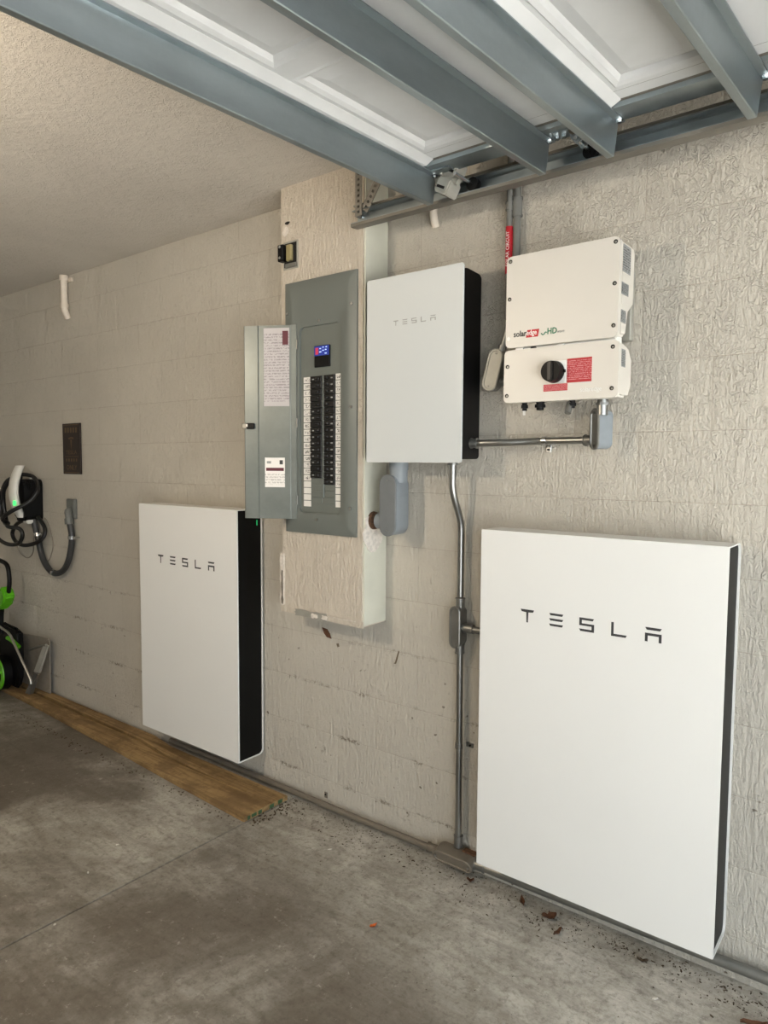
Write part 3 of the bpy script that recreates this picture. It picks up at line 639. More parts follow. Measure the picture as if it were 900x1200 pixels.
# two grey pipes rising from behind the inverter past the garage door track
t = thing('solar_conduit', 'grey conduit rising behind the inverter with a red circuit label', 'conduit', (0.02, -0.03, 2.0))
obj('pipe', MB().cyl((0.013, -0.034, 2.0), (0.013, -0.034, 2.60), 0.0105, n=14), 'conduit_grey', t)
coupling(t, (0.013, -0.034, 2.36), (0.013, -0.034, 2.385), 0.0125, 'conduit_grey')
lab = obj('circuit_label', MB().cyl((0.013, -0.034, 2.15), (0.013, -0.034, 2.305), 0.0122, n=16), 'red', t)
text('lettering', 'SOLAR CIRCUIT', 0.0165, (0.0195, -0.0472, 2.172), (0, 0, 1), (-1, 0, 0), 'white_ink', lab, sx=0.98)
t = thing('plain_conduit', 'plain grey conduit beside the red-labelled one above the inverter', 'conduit', (0.04, -0.025, 2.0))
obj('pipe', MB().cyl((0.036, -0.024, 2.0), (0.036, -0.024, 2.60), 0.0125, n=14), 'conduit_grey', t)
coupling(t, (0.036, -0.024, 2.335), (0.036, -0.024, 2.40), 0.0165, 'conduit_grey')
# hanging access fitting left of the inverter
t = thing('conduit_drop', 'grey conduit with oval-covered access fitting hanging left of the inverter', 'conduit fitting', (-0.01, -0.06, 1.75))
conduit_body(t, (-0.012, -0.066, 1.826), 0.050, 0.138, 0.052, 0.10, 'cast', 'zinc_cast', 'access_fitting', tilt=0.24)
obj('pipe', MB().tube([(0.006, -0.062, 1.885), (0.02, -0.06, 1.94), (0.04, -0.058, 2.02), (0.055, -0.055, 2.06)], 0.0095, 12, 3), 'cast', t)
coupling(t, (0.003, -0.063, 1.88), (0.011, -0.061, 1.908), 0.0135)
obj('side_hub', MB().cyl((-0.005, -0.055, 1.79), (0.06, -0.055, 1.79), 0.016, n=14), 'cast', t)

# ------------------------------------------------------------------ small fixtures on the walls
t = thing('wall_box', 'open metal switch box with a yellow device high on the column', 'electrical box', (-0.905, -0.15, 2.29))
obj('frame', MB().box(-0.95, -0.868, CY-0.004, CY+0.002, 2.292, 2.402, 0.001, 1), 'zinc_cast', t)
obj('hollow', MB().box(-0.944, -0.874, CY-0.0046, CY-0.001, 2.30, 2.395), 'dark', t)
obj('device', MB().box(-0.922, -0.894, CY-0.018, CY, 2.322, 2.386, 0.003, 1), 'yellow', t)
obj('black_block', MB().box(-0.958, -0.926, CY-0.03, CY, 2.322, 2.388, 0.003, 1), 'black', t)
for z in (2.378, 2.335): obj('terminal_screw', MB().cyl((-0.942, CY-0.033, z), (-0.942, CY-0.028, z), 0.006, n=8), 'bolt', t)
obj('bracket', MB().box(-0.93, -0.87, CY-0.014, CY, 2.296, 2.312, 0.001, 1), 'cast', t)
def pvc(name, label, pts, r):
    t = thing(name, label, 'pipe', (pts[0][0], -0.02, pts[-1][2]))
    obj('pipe', MB().tube(pts, r, 14, 3), 'pvc_white', t)
    p = Vector(pts[0]); obj('collar', MB().cyl(p-Vector((0, 0, .03)), p-Vector((0, 0, .0)), r*1.25, n=14), 'pvc_white', t)
    return t
t = pvc('drain_pipe_stub', 'short white pipe stub hanging at the ceiling above the brown sign', [(-2.94, -0.03, 2.612), (-2.94, -0.03, 2.45), (-2.942, -0.028, 2.41), (-2.945, -0.008, 2.365)], 0.020)
obj('collar', MB().cyl((-2.94, -0.03, 2.45), (-2.94, -0.03, 2.42), 0.025, n=14), 'pvc_white', t)
obj('strap', MB().box(-2.94, -2.885, -0.012, -0.001, 2.575, 2.60, 0.002, 1), 'pvc_white', t)
pvc('drain_pipe_stub', 'short cream pipe stub just below the garage door track', [(-0.298, -0.03, 2.60), (-0.298, -0.03, 2.44), (-0.298, -0.026, 2.40), (-0.300, -0.010, 2.375)], 0.014)
t = thing('wall_sign', 'dark brown upright sign with faint lettering on the far wall', 'sign', (-2.935, -0.005, 1.436))
sg = obj('board', MB().box(-3.037, -2.833, -0.012, -0.001, 1.436, 1.742, 0.002, 1), 'brown', t)
def bar(x0, x1, z0, z1): obj('printed_line', MB().box(x0, x1, -0.0128, -0.0115, z0, z1), 'gold', sg)
bar(-3.02, -2.85, 1.731, 1.735); bar(-3.02, -2.85, 1.443, 1.447); bar(-3.015, -2.855, 1.541, 1.544)
for i in range(5): bar(-3.008+i*0.031, -2.990+i*0.031, 1.686, 1.716)
for i in range(5): bar(-3.0+i*0.029, -2.986+i*0.029, 1.512, 1.530)
mb = MB()
for poly in (((-0.032, .5), (0, .506), (0.032, .5), (0.027, .49), (0, .496), (-0.027, .49)), ((-0.009, .489), (0.009, .489), (0, .43))):
    mb.prism([(-2.935+a, 1.155+b) for a, b in poly], 'y', -0.0128, -0.0115)
obj('emblem', mb, 'gold', sg, 0)
text('lettering', 'TESLA', 0.034, (-2.935, -0.0124, 1.556), (1, 0, 0), (0, 0, 1), 'gold', sg, 'CENTER', sx=1.4)
text('lettering', 'ONLY', 0.042, (-2.935, -0.0124, 1.462), (1, 0, 0), (0, 0, 1), 'gold', sg, 'CENTER', sx=1.1)
# charger, its cable and the flexible feed
t = thing('wall_charger', 'white faced electric car charger with black body on the far wall', 'car charger', (-3.385, -0.08, 1.13))
mb = MB(); mb.prism(rrect(-3.398, 1.265, 0.135, 0.265, 0.03, 5), 'y', -0.118, -0.001); bmesh.ops.bevel(mb.bm, geom=[e for e in mb.bm.edges if e.verts[0].co.y < -0.1 and e.verts[1].co.y < -0.1], offset=0.015, segments=3, affect='EDGES'); obj('housing', mb, 'black', t)
rings = []
for i in range(15):
    z = 1.155+0.33*i/14; u = (i/14-0.5)*2; y = -0.168+0.045*u*u+ (0.02 if False else 0); wv = 0.042*(1-0.25*u*u*u*u)
    rings.append([(-3.382+wv*math.cos(a)*1.0, y+0.026*math.sin(a)+0.01, z) for a in (2*math.pi*k/14 for k in range(14))])
mb = MB(); mb.loft(rings); fp = obj('face_plate', mb, 'charger_white', t, 60)
obj('status_light', MB().box(-3.347, -3.337, -0.182, -0.164, 1.235, 1.265, 0.003, 1), 'led2', fp)
obj('bottom_cap', MB().box(-3.40, -3.34, -0.10, -0.05, 1.115, 1.145, 0.006, 2), 'charger_white', t)
obj('top_trim', MB().box(-3.345, -3.328, -0.075, -0.045, 1.40, 1.408, 0.002, 1), 'charger_white', t)
obj('cord_hook', MB().box(-3.33, -3.30, -0.10, -0.02, 1.33, 1.385, 0.01, 2), 'black', t)
t = thing('charging_cable', 'black charging cable looped over the white car charger', 'cable', (-3.45, -0.12, 0.96))
obj('cable', MB().tube([(-3.40, -0.10, 1.41), (-3.50, -0.14, 1.39), (-3.62, -0.13, 1.30), (-3.665, -0.12, 1.23), (-3.645, -0.12, 1.15), (-3.575, -0.13, 1.105), (-3.49, -0.15, 1.115), (-3.42, -0.215, 1.15), (-3.33, -0.20, 1.2), (-3.26, -0.12, 1.26), (-3.25, -0.07, 1.34), (-3.33, -0.06, 1.415), (-3.42, -0.12, 1.42),
    (-3.50, -0.16, 1.34), (-3.545, -0.15, 1.24), (-3.515, -0.15, 1.13), (-3.40, -0.19, 1.10), (-3.345, -0.15, 1.09), (-3.32, -0.14, 1.05), (-3.375, -0.14, 0.992), (-3.52, -0.14, 0.975), (-3.66, -0.14, 1.0), (-3.76, -0.13, 1.06), (-3.80, -0.12, 1.15)], 0.0125, 10, 5), 'cable', t)
obj('cable', MB().tube([(-3.37, -0.08, 1.145), (-3.50, -0.085, 1.11), (-3.58, -0.08, 1.06), (-3.59, -0.08, 1.02), (-3.53, -0.08, 0.979), (-3.41, -0.08, 0.971), (-3.25, -0.075, 1.005), (-3.20, -0.06, 1.05), (-3.22, -0.05, 1.10), (-3.30, -0.05, 1.16)], 0.0125, 10, 5), 'cable', t)
for nm, lb, pts in (('hanging_wire', 'thin pale wire loop hanging against the wall below the charger', [(-3.70, -0.006, 0.96), (-3.68, -0.006, 0.92), (-3.63, -0.006, 0.885), (-3.55, -0.006, 0.87), (-3.48, -0.006, 0.905), (-3.46, -0.006, 0.98), (-3.45, -0.006, 1.13)]),
                    ('hanging_wire', 'thin pale wire hanging between the charger and the flexible conduit', [(-3.30, -0.006, 1.15), (-3.26, -0.006, 1.12), (-3.21, -0.006, 1.03), (-3.205, -0.006, 0.965), (-3.255, -0.006, 0.885), (-3.29, -0.006, 0.87)])):
    o = obj(nm, MB().tube(pts, 0.0035, 6, 4), 'grey_panel'); recenter(o); tag(o, lb, 'wire', 'thin wires by the charger')
t = thing('flexible_conduit', 'dark flexible conduit looping from the charger to the grey outlet box', 'conduit', (-3.1, -0.04, 0.8))
obj('hose', MB().tube([(-3.355, -0.05, 1.14), (-3.34, -0.045, 1.07), (-3.318, -0.042, 1.01), (-3.275, -0.04, 0.90), (-3.20, -0.04, 0.835), (-3.12, -0.04, 0.813), (-3.02, -0.04, 0.84), (-2.945, -0.04, 0.915), (-2.905, -0.04, 1.02), (-2.90, -0.042, 1.08), (-2.918, -0.045, 1.16)], 0.0185, 14, 5), 'flex', t)
obj('elbow', MB().tube([(-2.918, -0.045, 1.14), (-2.922, -0.045, 1.185), (-2.935, -0.042, 1.21), (-2.945, -0.015, 1.22)], 0.021, 12, 4), 'outlet', t)
obj('elbow_nut', MB().cyl((-2.916, -0.045, 1.135), (-2.92, -0.045, 1.17), 0.027, n=10), 'outlet', t)
obj('clamp_band', MB().cyl((-2.9015, -0.042, 1.045), (-2.899, -0.042, 1.065), 0.0215, n=14), 'bolt', t)
obj('clamp_band', MB().cyl((-3.325, -0.043, 1.03), (-3.332, -0.043, 1.052), 0.0215, n=14), 'bolt', t)
obj('clamp_screw', MB().box(-2.885, -2.86, -0.05, -0.01, 1.049, 1.060, 0.002, 1), 'bolt', t); obj('clamp_screw', MB().box(-3.31, -3.28, -0.05, -0.01, 1.045, 1.06, 0.002, 1), 'bolt', t)
obj('clamp_band', MB().cyl((-3.145, -0.04, 0.817), (-3.125, -0.04, 0.814), 0.0205, n=14), 'bolt', t)
t = thing('outlet_box', 'grey electrical box on the wall under the brown sign', 'electrical box', (-2.945, -0.01, 1.165))
obj('box', MB().box(-2.995, -2.90, -0.02, -0.001, 1.165, 1.285, 0.003, 1), 'outlet', t)
obj('lid', MB().box(-2.99, -2.905, -0.024, -0.019, 1.17, 1.28, 0.002, 1), 'outlet', t)

# ------------------------------------------------------------------ garage door overhead
ZS = 2.437            # underside of the end stiles
SH = -0.062           # the raised door hangs slightly askew: x shift per metre away from the wall
YE, YW = -0.250, -5.13
def sk(x, y): return x + SH*(YE-y)
def skewbox(mb, x0, x1, y0, y1, z0, z1):
    ring = lambda y: [(sk(x0, y), y, z0), (sk(x1, y), y, z0), (sk(x1, y), y, z1), (sk(x0, y), y, z1)]
    return mb.loft([ring(y0), ring(y1)])
gd = thing('garage_door', 'raised white panelled garage door with galvanised cross struts overhead', 'garage door', (0.8, YE, ZS))
secs = [(-0.235, 0.343), (0.347, 0.925), (0.929, 1.507), (1.511, 2.09)]
ZP = 2.452
for si, (a, b) in enumerate(secs):
    mb = MB(); skewbox(mb, a, b, YE-0.002, YW, ZP+0.022, ZP+0.045); s = obj('door_section', mb, 'doorskin', gd, 0)
    # lower skin: flat sheet with recessed raised-field panels, panel by panel along the width
    pa, pb = a+0.16, b-0.175
    ys = [-0.345]; pan = []
    y = -0.40
    while y > YW+0.5: pan.append((y, y-0.515)); y -= 0.575
    mb = MB(); skewbox(mb, a, pa, YE-0.05, YW, ZP, ZP+0.004); skewbox(mb, pb, b, YE-0.05, YW, ZP, ZP+0.004)
    prev = YE-0.05
    for (p0, p1) in pan:
        skewbox(mb, pa, pb, prev, p0, ZP, ZP+0.004); prev = p1
    skewbox(mb, pa, pb, prev, YW, ZP, ZP+0.004)
    obj('inner_skin', mb, 'doorskin', s, 0)
    mb = MB(); mb.loft([[(sk(x, y), y, z) for x, z in ((a+0.004, ZP+0.002), (a+0.004, ZS+0.001), (a+0.122, ZS+0.001), (a+0.148, ZP-0.001), (a+0.148, ZP+0.002))] for y in (YE-0.085, YW)]); obj('top_rail', mb, 'doorskin', s, 0)
    for (p0, p1) in pan:
        mb = MB()
        def rr(i, z):
            q = [(pa+i, p0-i), (pb-i, p0-i), (pb-i, p1+i), (pa+i, p1+i)]
            return [(sk(x, yy), yy, z) for x, yy in q]
        mb.loft([rr(-0.002, ZP+0.001), rr(0.004, ZP-0.003), rr(0.016, ZP+0.002), rr(0.024, ZP+0.013), rr(0.056, ZP+0.003), rr(0.060, ZP+0.002)], cap=False)
        R2 = rr(0.060, ZP+0.002); mb.bm.faces.new([mb.bm.verts.new(p) for p in R2])
        obj('embossed_panel', mb, 'doorskin', s, 20)
    if si < 3:   # end stile at the wall side
        mb = MB(); mb.loft([[(x, YE-0.082, ZS+0.014), (x, YE-0.078, ZS+0.001), (x, YE-0.074, ZS), (x, YE-0.003, ZS), (x, YE, ZS+0.003), (x, YE, ZS+0.045), (x, YE-0.082, ZS+0.045)] for x in (a+0.01, b-0.004)])
        obj('end_stile', mb, 'galv', s)
        mb = MB(); mb.loft([[(x, YE-0.082, ZS+0.012), (x, YE-0.10, ZS+0.020), (x, YE-0.115, ZS+0.022), (x, YE-0.132, ZS+0.0145), (x, YE-0.132, ZS+0.03), (x, YE-0.082, ZS+0.03)] for x in (a+0.01, b-0.004)])
        obj('stile_cove', mb, 'track', s)
def strut(x, h, ridge=0.016):
    zb = ZS-h; pr = [(0.036, ZS-0.001), (0.036, ZS-0.004), (0.017, ZS-0.0045), (0.008+ridge*0, zb+0.002), (0.006, zb), (-0.012, zb), (-0.014, zb+0.002), (-0.026, ZS-0.0045), (-0.044, ZS-0.004), (-0.044, ZS-0.001),
                    (-0.024, ZS-0.0025), (-0.0122, zb+0.003), (0.0062, zb+0.003), (0.0152, ZS-0.0025)]
    mb = MB(); mb.loft([[(sk(x+px, y), y, z) for px, z in pr] for y in (YE+0.0, YW)])
    s = obj('strut', mb, 'galv', gd, 20)
    for dx in (0.027,):
        obj('bolt', MB().cyl((x+dx, YE-0.02, ZS-0.012), (x+dx, YE-0.02, ZS-0.002), 0.0075, n=6), 'bolt', s)
        obj('bolt', MB().cyl((x+dx, YE-0.02, ZS-0.005), (x+dx, YE-0.02, ZS-0.0025), 0.0115, n=14), 'bolt', s)
    return s
for x, h in ((-0.158, 0.085), (0.236, 0.086), (0.436, 0.088), (0.785, 0.086), (1.02, 0.086), (1.42, 0.086)): strut(x, h)
# hinge and roller at the joint between the first two sections
def roller(x, par):
    obj('roller_stem', MB().cyl((x, YE-0.06, 2.402), (x, -0.20, 2.402), 0.0055, n=10), 'bolt', par)
    r = obj('roller', MB().cyl((x, -0.208, 2.402), (x, -0.188, 2.402), 0.021, n=18), 'black', par)
hg = obj('hinge', MB().box(0.285, 0.395, YE-0.055, YE-0.008, ZS-0.004, ZS+0.001, 0.001, 1), 'galv', gd)
mb = MB(); mb.cyl((0.346, YE-0.06, ZS-0.012), (0.346, YE-0.004, ZS-0.012), 0.009, n=12); obj('hinge_barrel', mb, 'dirty_cast', hg)
mb = MB(); mb.prism([(0.33, ZS-0.002), (0.372, ZS-0.002), (0.372, ZS-0.04), (0.356, ZS-0.048), (0.34, ZS-0.03)], 'y', YE-0.05, YE-0.046); mb.prism([(0.33, ZS-0.002), (0.372, ZS-0.002), (0.372, ZS-0.04), (0.356, ZS-0.048), (0.34, ZS-0.03)], 'y', YE-0.012, YE-0.008); obj('hinge_ear', mb, 'galv', hg)
for x in (0.29, 0.312, 0.385): obj('bolt', MB().cyl((x, YE-0.03, ZS-0.013), (x, YE-0.03, ZS-0.003), 0.0075, n=6), 'bolt', hg)
roller(0.357, hg)
# top corner fixture with roller
tf = obj('top_fixture', MB().xf(Matrix()) if False else MB().box(-0.16, -0.06, YE-0.05, YE-0.004, ZS-0.005, ZS, 0.001, 1), 'galv', gd)
T = Matrix.Translation((-0.085, YE+0.012, 2.425)) @ Matrix.Rotation(math.radians(28), 4, 'Y')
mb = MB(); mb.box(-0.024, 0.024, -0.03, 0.03, -0.005, 0.045, 0.004, 2); mb.xf(T); bl = obj('bracket_block', mb, 'zinc_cast', tf)
mb = MB(); mb.box(-0.024, -0.016, -0.038, 0.036, -0.008, 0.055, 0.002, 1); mb.xf(T); obj('bracket_flange', mb, 'zinc_cast', tf)
for yy in (-0.014, 0.014):
    mb = MB(); mb.box(-0.010, 0.018, -0.034, -0.029, 0.018+yy*0.6, 0.026+yy*0.6); mb.xf(T); obj('bracket_slot', mb, 'dark', tf)
    mb = MB(); mb.cyl((0.0, yy, 0.043), (0.0, yy, 0.064), 0.006, n=8); mb.xf(T); obj('bolt', mb, 'bolt', tf)
mb = MB(); mb.box(-0.026, 0.026, -0.034, 0.030, -0.058, -0.012, 0.004, 2); mb.xf(T); obj('roller_carrier', mb, 'zinc_cast', tf)
mb = MB(); mb.box(-0.018, 0.012, -0.037, -0.033, -0.044, -0.036); mb.xf(T); obj('carrier_slot', mb, 'dark', tf)
mb = MB(); mb.cyl((-0.026, -0.01, -0.008), (0.038, -0.01, -0.008), 0.011, n=14); mb.xf(T); obj('pivot_tube', mb, 'zinc_cast', tf)
mb = MB(); mb.loft([[(-0.146, YE-0.01, ZS-0.004), (-0.12, YE-0.01, ZS-0.004), (-0.10, YE-0.006, 2.385), (-0.118, YE-0.006, 2.378)], [(-0.146, YE-0.006, ZS-0.004), (-0.12, YE-0.006, ZS-0.004), (-0.10, YE-0.002, 2.385), (-0.118, YE-0.002, 2.378)]]); obj('fixture_arm', mb, 'track', tf)
roller(-0.03, tf)
# horizontal track: C channel open towards the door, hung from the ceiling on perforated angle
t = thing('door_track', 'galvanised horizontal garage door track with perforated hanger, fixed along the wall', 'door track', (0.7, -0.19, 2.37))
yo, yi, zb_, zt_ = -0.205, -0.172, 2.371, 2.424
prof = [(yo-0.004, zb_+0.010), (yo-0.004, zb_+0.002), (yo+0.004, zb_-0.001), (yi-0.006, zb_), (yi, zb_+0.006), (yi, zt_-0.006), (yi-0.006, zt_), (yo+0.002, zt_+0.002), (yo-0.002, zt_-0.003)]
inn = [(yo-0.002, zb_+0.010), (yo-0.002, zb_+0.004), (yo+0.004, zb_+0.0015), (yi-0.007, zb_+0.002), (yi-0.002, zb_+0.007), (yi-0.002, zt_-0.007), (yi-0.007, zt_-0.002), (yo+0.003, zt_-0.0005), (yo, zt_-0.004)]
mb = MB(); mb.prism(prof+inn[::-1], 'x', -0.535, 2.0); rail = obj('rail', mb, 'galv', t, 35)
mb = MB(); mb.prism([(yo-0.007, zb_-0.004), (yo+0.001, zb_-0.006), (yi, zb_-0.003), (yi, zb_+0.0005), (yo-0.005, zb_+0.004), (yo-0.007, zb_+0.006)], 'x', -0.536, 2.0); obj('bottom_lip', mb, 'track', rail)
mb = MB(); mb.prism([(yi-0.001, zt_-0.004), (yi+0.002, zt_-0.004), (yi+0.002, zt_+0.024), (yi-0.001, zt_+0.024)], 'x', -0.525, 2.0); obj('stiffener', mb, 'track', rail)
obj('track_bolt', MB().cyl((-0.515, yi-0.008, 2.408), (-0.515, yi+0.02, 2.408), 0.006, n=8), 'bolt', t)
for z in (2.426, 2.444): obj('hanger_bolt', MB().cyl((-0.535, -0.195, z), (-0.49, -0.195, z), 0.004, n=8), 'cast', t)
def perforated(p0, p1, wv, mat, name):
    """flat strip of punched angle: two rails and the bridges between the holes"""
    p0, p1, wv = Vector(p0), Vector(p1), Vector(wv); d = p1-p0; L = d.length; d.normalize(); n = d.cross(wv).normalized()*0.0015
    mb = MB()
    def quad(a0, a1, b0, b1):
        c = [p0+d*a+wv*b for a, b in ((a0, b0), (a1, b0), (a1, b1), (a0, b1))]
        mb.loft([[v-n for v in c], [v+n for v in c]])
    quad(0, L, 0, 0.34); quad(0, L, 0.66, 1.0); k = 0
    while k*0.019 < L: quad(k*0.019, min(L, k*0.019+0.010), 0.34, 0.66); k += 1
    # second leg of the angle
    w2 = d.cross(wv).normalized()*wv.length*0.9
    c = [p0, p1, p1+w2, p0+w2]
    mb.loft([[v for v in c], [v+wv.normalized()*0.002 for v in c]])
    return obj(name, mb, mat, t, 0)
perforated((-0.518, -0.207, 2.40), (-0.518, -0.207, 2.62), (0.030, 0.0, 0), 'track', 'hanger_angle')
perforated((-0.493, -0.203, 2.424), (-0.36, -0.203, 2.62), (0.028, 0, -0.019), 'track', 'diagonal_brace')

# ------------------------------------------------------------------ floor things
t = thing('wood_plank', 'weathered wooden board with a long groove lying on the floor by the wall', 'plank', (-2.4, -0.15, 0.0))
def cs(x, f, part, gap):
    y0, y1 = f, -0.052 if x > -2 else -0.020; h = 0.024; g = y0+(y1-y0)*0.60+0.006*math.sin(x*5)
    a, b = (y0, g-gap/2) if part == 0 else (g+gap/2, y1)
    h2 = h-0.001*part
    return [(x, a, 0.001), (x, b, 0.001), (x, b, h2-.003), (x, b-0.003, h2), (x, a+0.003, h2), (x, a, h2-0.003)]
for part in (0, 1):
    mb = MB(); mb.loft([cs(x, f, part, gp) for x, f, gp in ((-1.040, -0.302, .002), (-1.055, -0.303, .002), (-1.3, -0.291, .003), (-1.6, -0.276, .016), (-1.9, -0.258, .022), (-2.1, -0.245, .020), (-2.6, -0.22, .026), (-3.1, -0.195, .024), (-4.1, -0.165, .024))]); b_ = obj('board', mb, 'wood', t, 20)
    if part == 0: pk = b_
rg = random.Random(11)
for y0_, y1_ in ((-0.285, -0.27), (-0.262, -0.235), (-0.225, -0.205), (-0.16, -0.135), (-0.11, -0.085)):
    obj('paint_daub', MB().box(-1.0405, -1.0385, y0_, y1_, rg.uniform(.002, .006), rg.uniform(.016, .022)), 'green_paint', pk)
# lawn mower parked upright in the corner of the view
t = thing('lawn_mower', 'black and lime green wheeled garden machine at the left edge of the view', 'lawn mower', (-3.62, -0.2, 0.024))
obj('handle', MB().tube([(-3.95, -0.22, 0.87), (-3.62, -0.2, 0.878), (-3.47, -0.2, 0.872), (-3.405, -0.2, 0.85), (-3.385, -0.2, 0.79), (-3.385, -0.2, 0.74), (-3.41, -0.2, 0.67), (-3.50, -0.2, 0.56), (-3.52, -0.2, 0.40)], 0.0135, 12, 4), 'black', t)
mb = MB(); mb.prism([(-3.405, 0.70), (-3.38, 0.655), (-3.43, 0.60), (-3.47, 0.565), (-3.60, 0.55), (-3.62, 0.64), (-3.52, 0.66), (-3.44, 0.72)], 'y', -0.235, -0.165); bmesh.ops.bevel(mb.bm, geom=list(mb.bm.edges), offset=0.012, segments=2, affect='EDGES'); obj('grip_cover', mb, 'lime', t)
mb = MB(); mb.prism([(-3.36, 0.43), (-3.37, 0.34), (-3.38, 0.14), (-3.40, 0.05), (-3.75, 0.05), (-3.85, 0.30), (-3.6, 0.46), (-3.45, 0.42)], 'y', -0.17, -0.13); bmesh.ops.bevel(mb.bm, geom=list(mb.bm.edges), offset=0.015, segments=2, affect='EDGES'); obj('deck', mb, 'black', t)
obj('deck_stripe', MB().tube([(-3.49, -0.175, 0.37), (-3.42, -0.178, 0.365), (-3.34, -0.175, 0.335)], 0.014, 10, 3), 'lime', t)
wc = (-3.545, -0.20, 0.138)
wl = obj('wheel', MB().cyl((wc[0], -0.225, wc[2]), (wc[0], -0.175, wc[2]), 0.112, n=28), 'black', t)
mb = MB(); n = 28
mb.loft([[(wc[0]+r*math.cos(a), y, wc[2]+r*math.sin(a)) for a in (2*math.pi*k/n for k in range(n))] for r, y in ((0.108, -0.224), (0.104, -0.232), (0.074, -0.232), (0.07, -0.224))], cap=False); obj('rim', mb, 'lime', wl)
for k in range(5):
    a = 2*math.pi*k/5+0.3; obj('spoke', MB().tube([(wc[0], -0.229, wc[2]), (wc[0]+0.085*math.cos(a), -0.229, wc[2]+0.085*math.sin(a))], 0.011, 8), 'lime', wl)
obj('lower_bar', MB().tube([(-3.95, -0.24, 0.60), (-3.49, -0.235, 0.466), (-3.36, -0.23, 0.438), (-3.325, -0.228, 0.42), (-3.09, -0.222, 0.185), (-3.085, -0.222, 0.16)], 0.0075, 12, 0), 'alu', t)
t = thing('folding_stand', 'grey metal zigzag stand leaning on the wall beside the garden machine', 'stand', (-3.3, -0.09, 0.024))
obj('upper_bar', MB().xf(Matrix()) if False else MB().tube([(-3.355, -0.10, 0.30), (-3.25, -0.095, 0.335), (-3.15, -0.09, 0.362)], 0.009, 8), 'alu', t)
mb = MB(); mb.loft([[(-3.175, -0.10, 0.36), (-3.135, -0.09, 0.36), (-3.135, -0.08, 0.36), (-3.175, -0.085, 0.36)], [(-3.262, -0.125, 0.172), (-3.215, -0.115, 0.172), (-3.215, -0.10, 0.172), (-3.262, -0.11, 0.172)]]); obj('leg', mb, 'zinc_cast', t, 0)
mb = MB(); mb.loft([[(-3.265, -0.127, 0.18), (-3.212, -0.115, 0.18), (-3.212, -0.10, 0.18), (-3.265, -0.11, 0.18)], [(-3.268, -0.128, 0.17), (-3.214, -0.117, 0.17), (-3.214, -0.10, 0.17), (-3.268, -0.11, 0.17)]]); obj('leg_cap', mb, 'bolt', t, 0)
mb = MB(); mb.loft([[(-3.262, -0.12, 0.172), (-3.225, -0.112, 0.172), (-3.225, -0.10, 0.172), (-3.262, -0.105, 0.172)], [(-3.35, -0.14, 0.026), (-3.30, -0.135, 0.026), (-3.30, -0.11, 0.026), (-3.35, -0.115, 0.026)]]); obj('foot', mb, 'cast', t, 0)
o = obj('leaning_sheet', MB().prism([(-3.60, 0.026), (-3.215, 0.026), (-3.205, 0.36), (-3.23, 0.385), (-3.60, 0.36)], 'y', -0.045, -0.038), 'grey_panel'); recenter(o); tag(o, 'grey plastic sheet leaning against the wall behind the metal stand', 'sheet')

# leaves, chips and crumbs on the floor
rl = random.Random(5)
def leaf(x, y, L, wd, ang, mat, label, curl=0.012):
    b = MB(); n = 6; rows = []
    for i in range(n+1):
        u = i/n; w = wd*math.sin(math.pi*min(.98, max(.03, u)))**0.8*rl.uniform(.75, 1.15); lift = 0.003+curl*abs(u-0.5)*2*rl.uniform(.5, 1)
        rows.append([(L*(u-.5), -w/2, lift+curl*.6), (L*(u-.5), 0, lift), (L*(u-.5), w/2, lift+curl*.5)])
    V = [[b.bm.verts.new(p) for p in r] for r in rows]
    U = [[b.bm.verts.new((p[0], p[1], p[2]+0.0012)) for p in r] for r in rows]
    for g, fl_ in ((V, 1), (U, 0)):
        for i in range(n):
            for j in range(2):
                q = (g[i][j], g[i+1][j], g[i+1][j+1], g[i][j+1]); b.bm.faces.new(q[::-1] if fl_ else q)
    b.xf(Matrix.Translation((x, y, 0.0)) @ Matrix.Rotation(ang, 4, 'Z'))
    o = obj('dead_leaf', b, mat, None, 60); recenter(o); tag(o, label, 'leaf', 'dead leaves on the floor'); return o
leaf(0.237, -0.088, 0.052, 0.036, 0.9, 'leaf', 'largest curled brown leaf on the floor in front of the nearest battery', 0.016)
leaf(0.13, -0.070, 0.05, 0.016, 2.2, 'leaf', 'narrow brown leaf left of the largest curled one under the battery')
leaf(0.29, -0.14, 0.045, 0.014, 1.4, 'leaf', 'thin folded brown leaf right of the largest curled one')
leaf(0.545, -0.10, 0.032, 0.016, 0.2, 'debris', 'small dark leaf below the middle of the nearest battery')
leaf(-0.197, -0.482, 0.026, 0.016, 1.2, 'leaf_orange', 'small orange leaf alone on the open concrete floor', 0.006)
leaf(-0.075, -0.075, 0.026, 0.02, 0.4, 'leaf', 'small brown leaf at the left bottom corner of the nearest battery')
leaf(0.86, -0.16, 0.07, 0.03, 0.5, 'leaf', 'reddish brown leaf at the lower right corner of the view')
o = obj('leaf_on_wall', MB().prism([(-0.872, 0.803), (-0.845, 0.80), (-0.828, 0.782), (-0.82, 0.762), (-0.845, 0.765), (-0.862, 0.780)], 'y', -0.004, -0.0008), 'leaf'); recenter(o); tag(o, 'brown leaf-shaped scrap stuck to the wall below the boxed column', 'scrap')
mb = MB(); n = 0
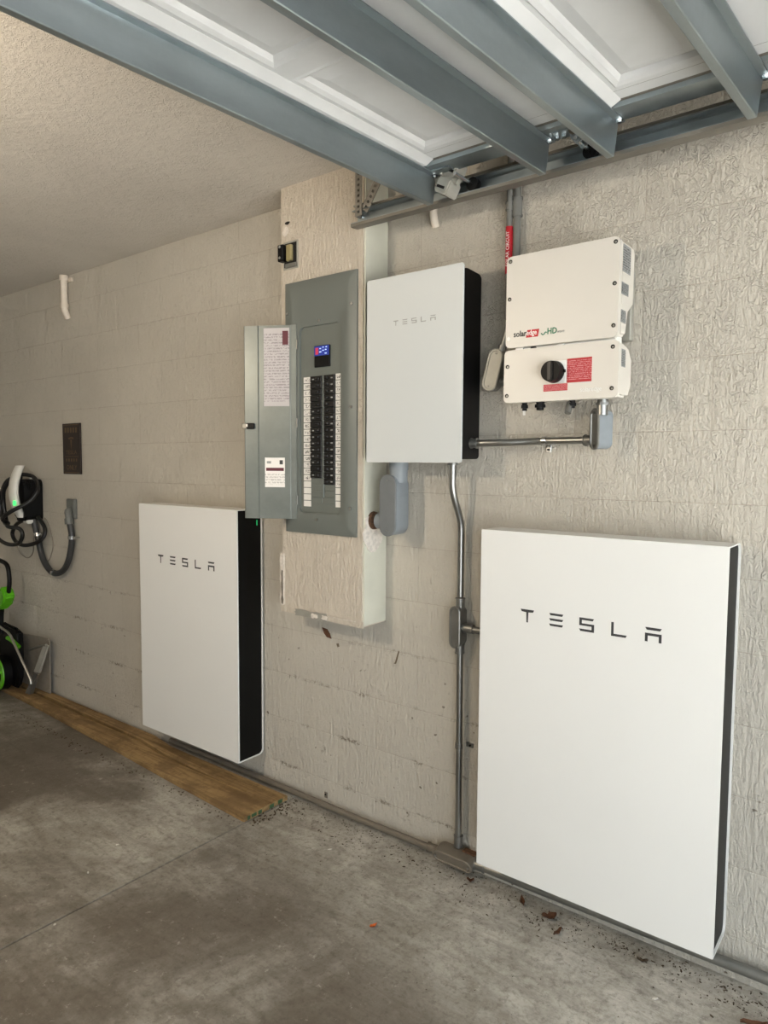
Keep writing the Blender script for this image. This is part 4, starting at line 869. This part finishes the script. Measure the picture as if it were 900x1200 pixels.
def crumb(mb, x, y, s, h, z=0.0):
    a = rl.uniform(0, 6.28); k = rl.choice((3, 4, 5)); e = rl.uniform(1, 3.2)
    pts = [(x+s*e*math.cos(a)*math.cos(t)-s*math.sin(a)*math.sin(t), y+s*e*math.sin(a)*math.cos(t)+s*math.cos(a)*math.sin(t)) for t in (2*math.pi*i/k for i in range(k))]
    mb.prism(pts, 'z', z, z+h)
clumps = [(rl.uniform(-1.0, 1.3), rl.uniform(-0.16, -0.03), rl.uniform(0.015, 0.07)) for _ in range(34)]
for i in range(620):
    cx_, cy_, sp = rl.choice(clumps); x = cx_+rl.gauss(0, sp*1.6); y = min(-0.012, cy_+rl.gauss(0, sp*0.7)); s = 0.0005+0.0022*rl.random()**2.5; crumb(mb, x, y, s, rl.uniform(.0008, .003))
for i in range(420):
    x = rl.uniform(-1.05, 1.6); y = -0.015-abs(rl.gauss(0, 0.05)); s = rl.uniform(0.0005, 0.0016); crumb(mb, x, y, s, rl.uniform(.0008, .002))
for i in range(200):
    x = rl.uniform(-1.0, 1.5); y = -rl.random()**1.6*0.9; crumb(mb, x, y, rl.uniform(.0005, .0014), .0012)
for i in range(120):
    crumb(mb, rl.uniform(-3.2, -1.05), -0.30-abs(rl.gauss(0, .03))+ (0.04 if False else 0), rl.uniform(.001, .003), .003)
for i in range(70): crumb(mb, rl.gauss(-1.0, .02), rl.uniform(-.3, -.02), rl.uniform(.001, .003), .004)
o = obj('floor_debris', mb, 'debris', None, 0); o['kind'] = 'stuff'; o['label'] = 'scattered dirt crumbs and leaf bits along the foot of the wall'; o['category'] = 'debris'
for x, y, l in ((-0.62, -0.23, 'pale paint chip on the floor beside the floor conduit, left of the standpipe'), (-1.21, -0.90, 'pale chip on the floor just across the joint, nearest it'), (-1.30, -0.73, 'pale chip on the floor further beyond the joint'), (0.62, -0.22, 'pale chip on the floor below the nearest battery'), (-1.02, -1.12, 'pale chip on the floor near the lower left corner')):
    b = MB(); crumb(b, x, y, 0.0035, 0.003); o = obj('paint_chip', b, 'pale_bit', None, 0); recenter(o); tag(o, l, 'paint chip', 'pale chips on the floor')
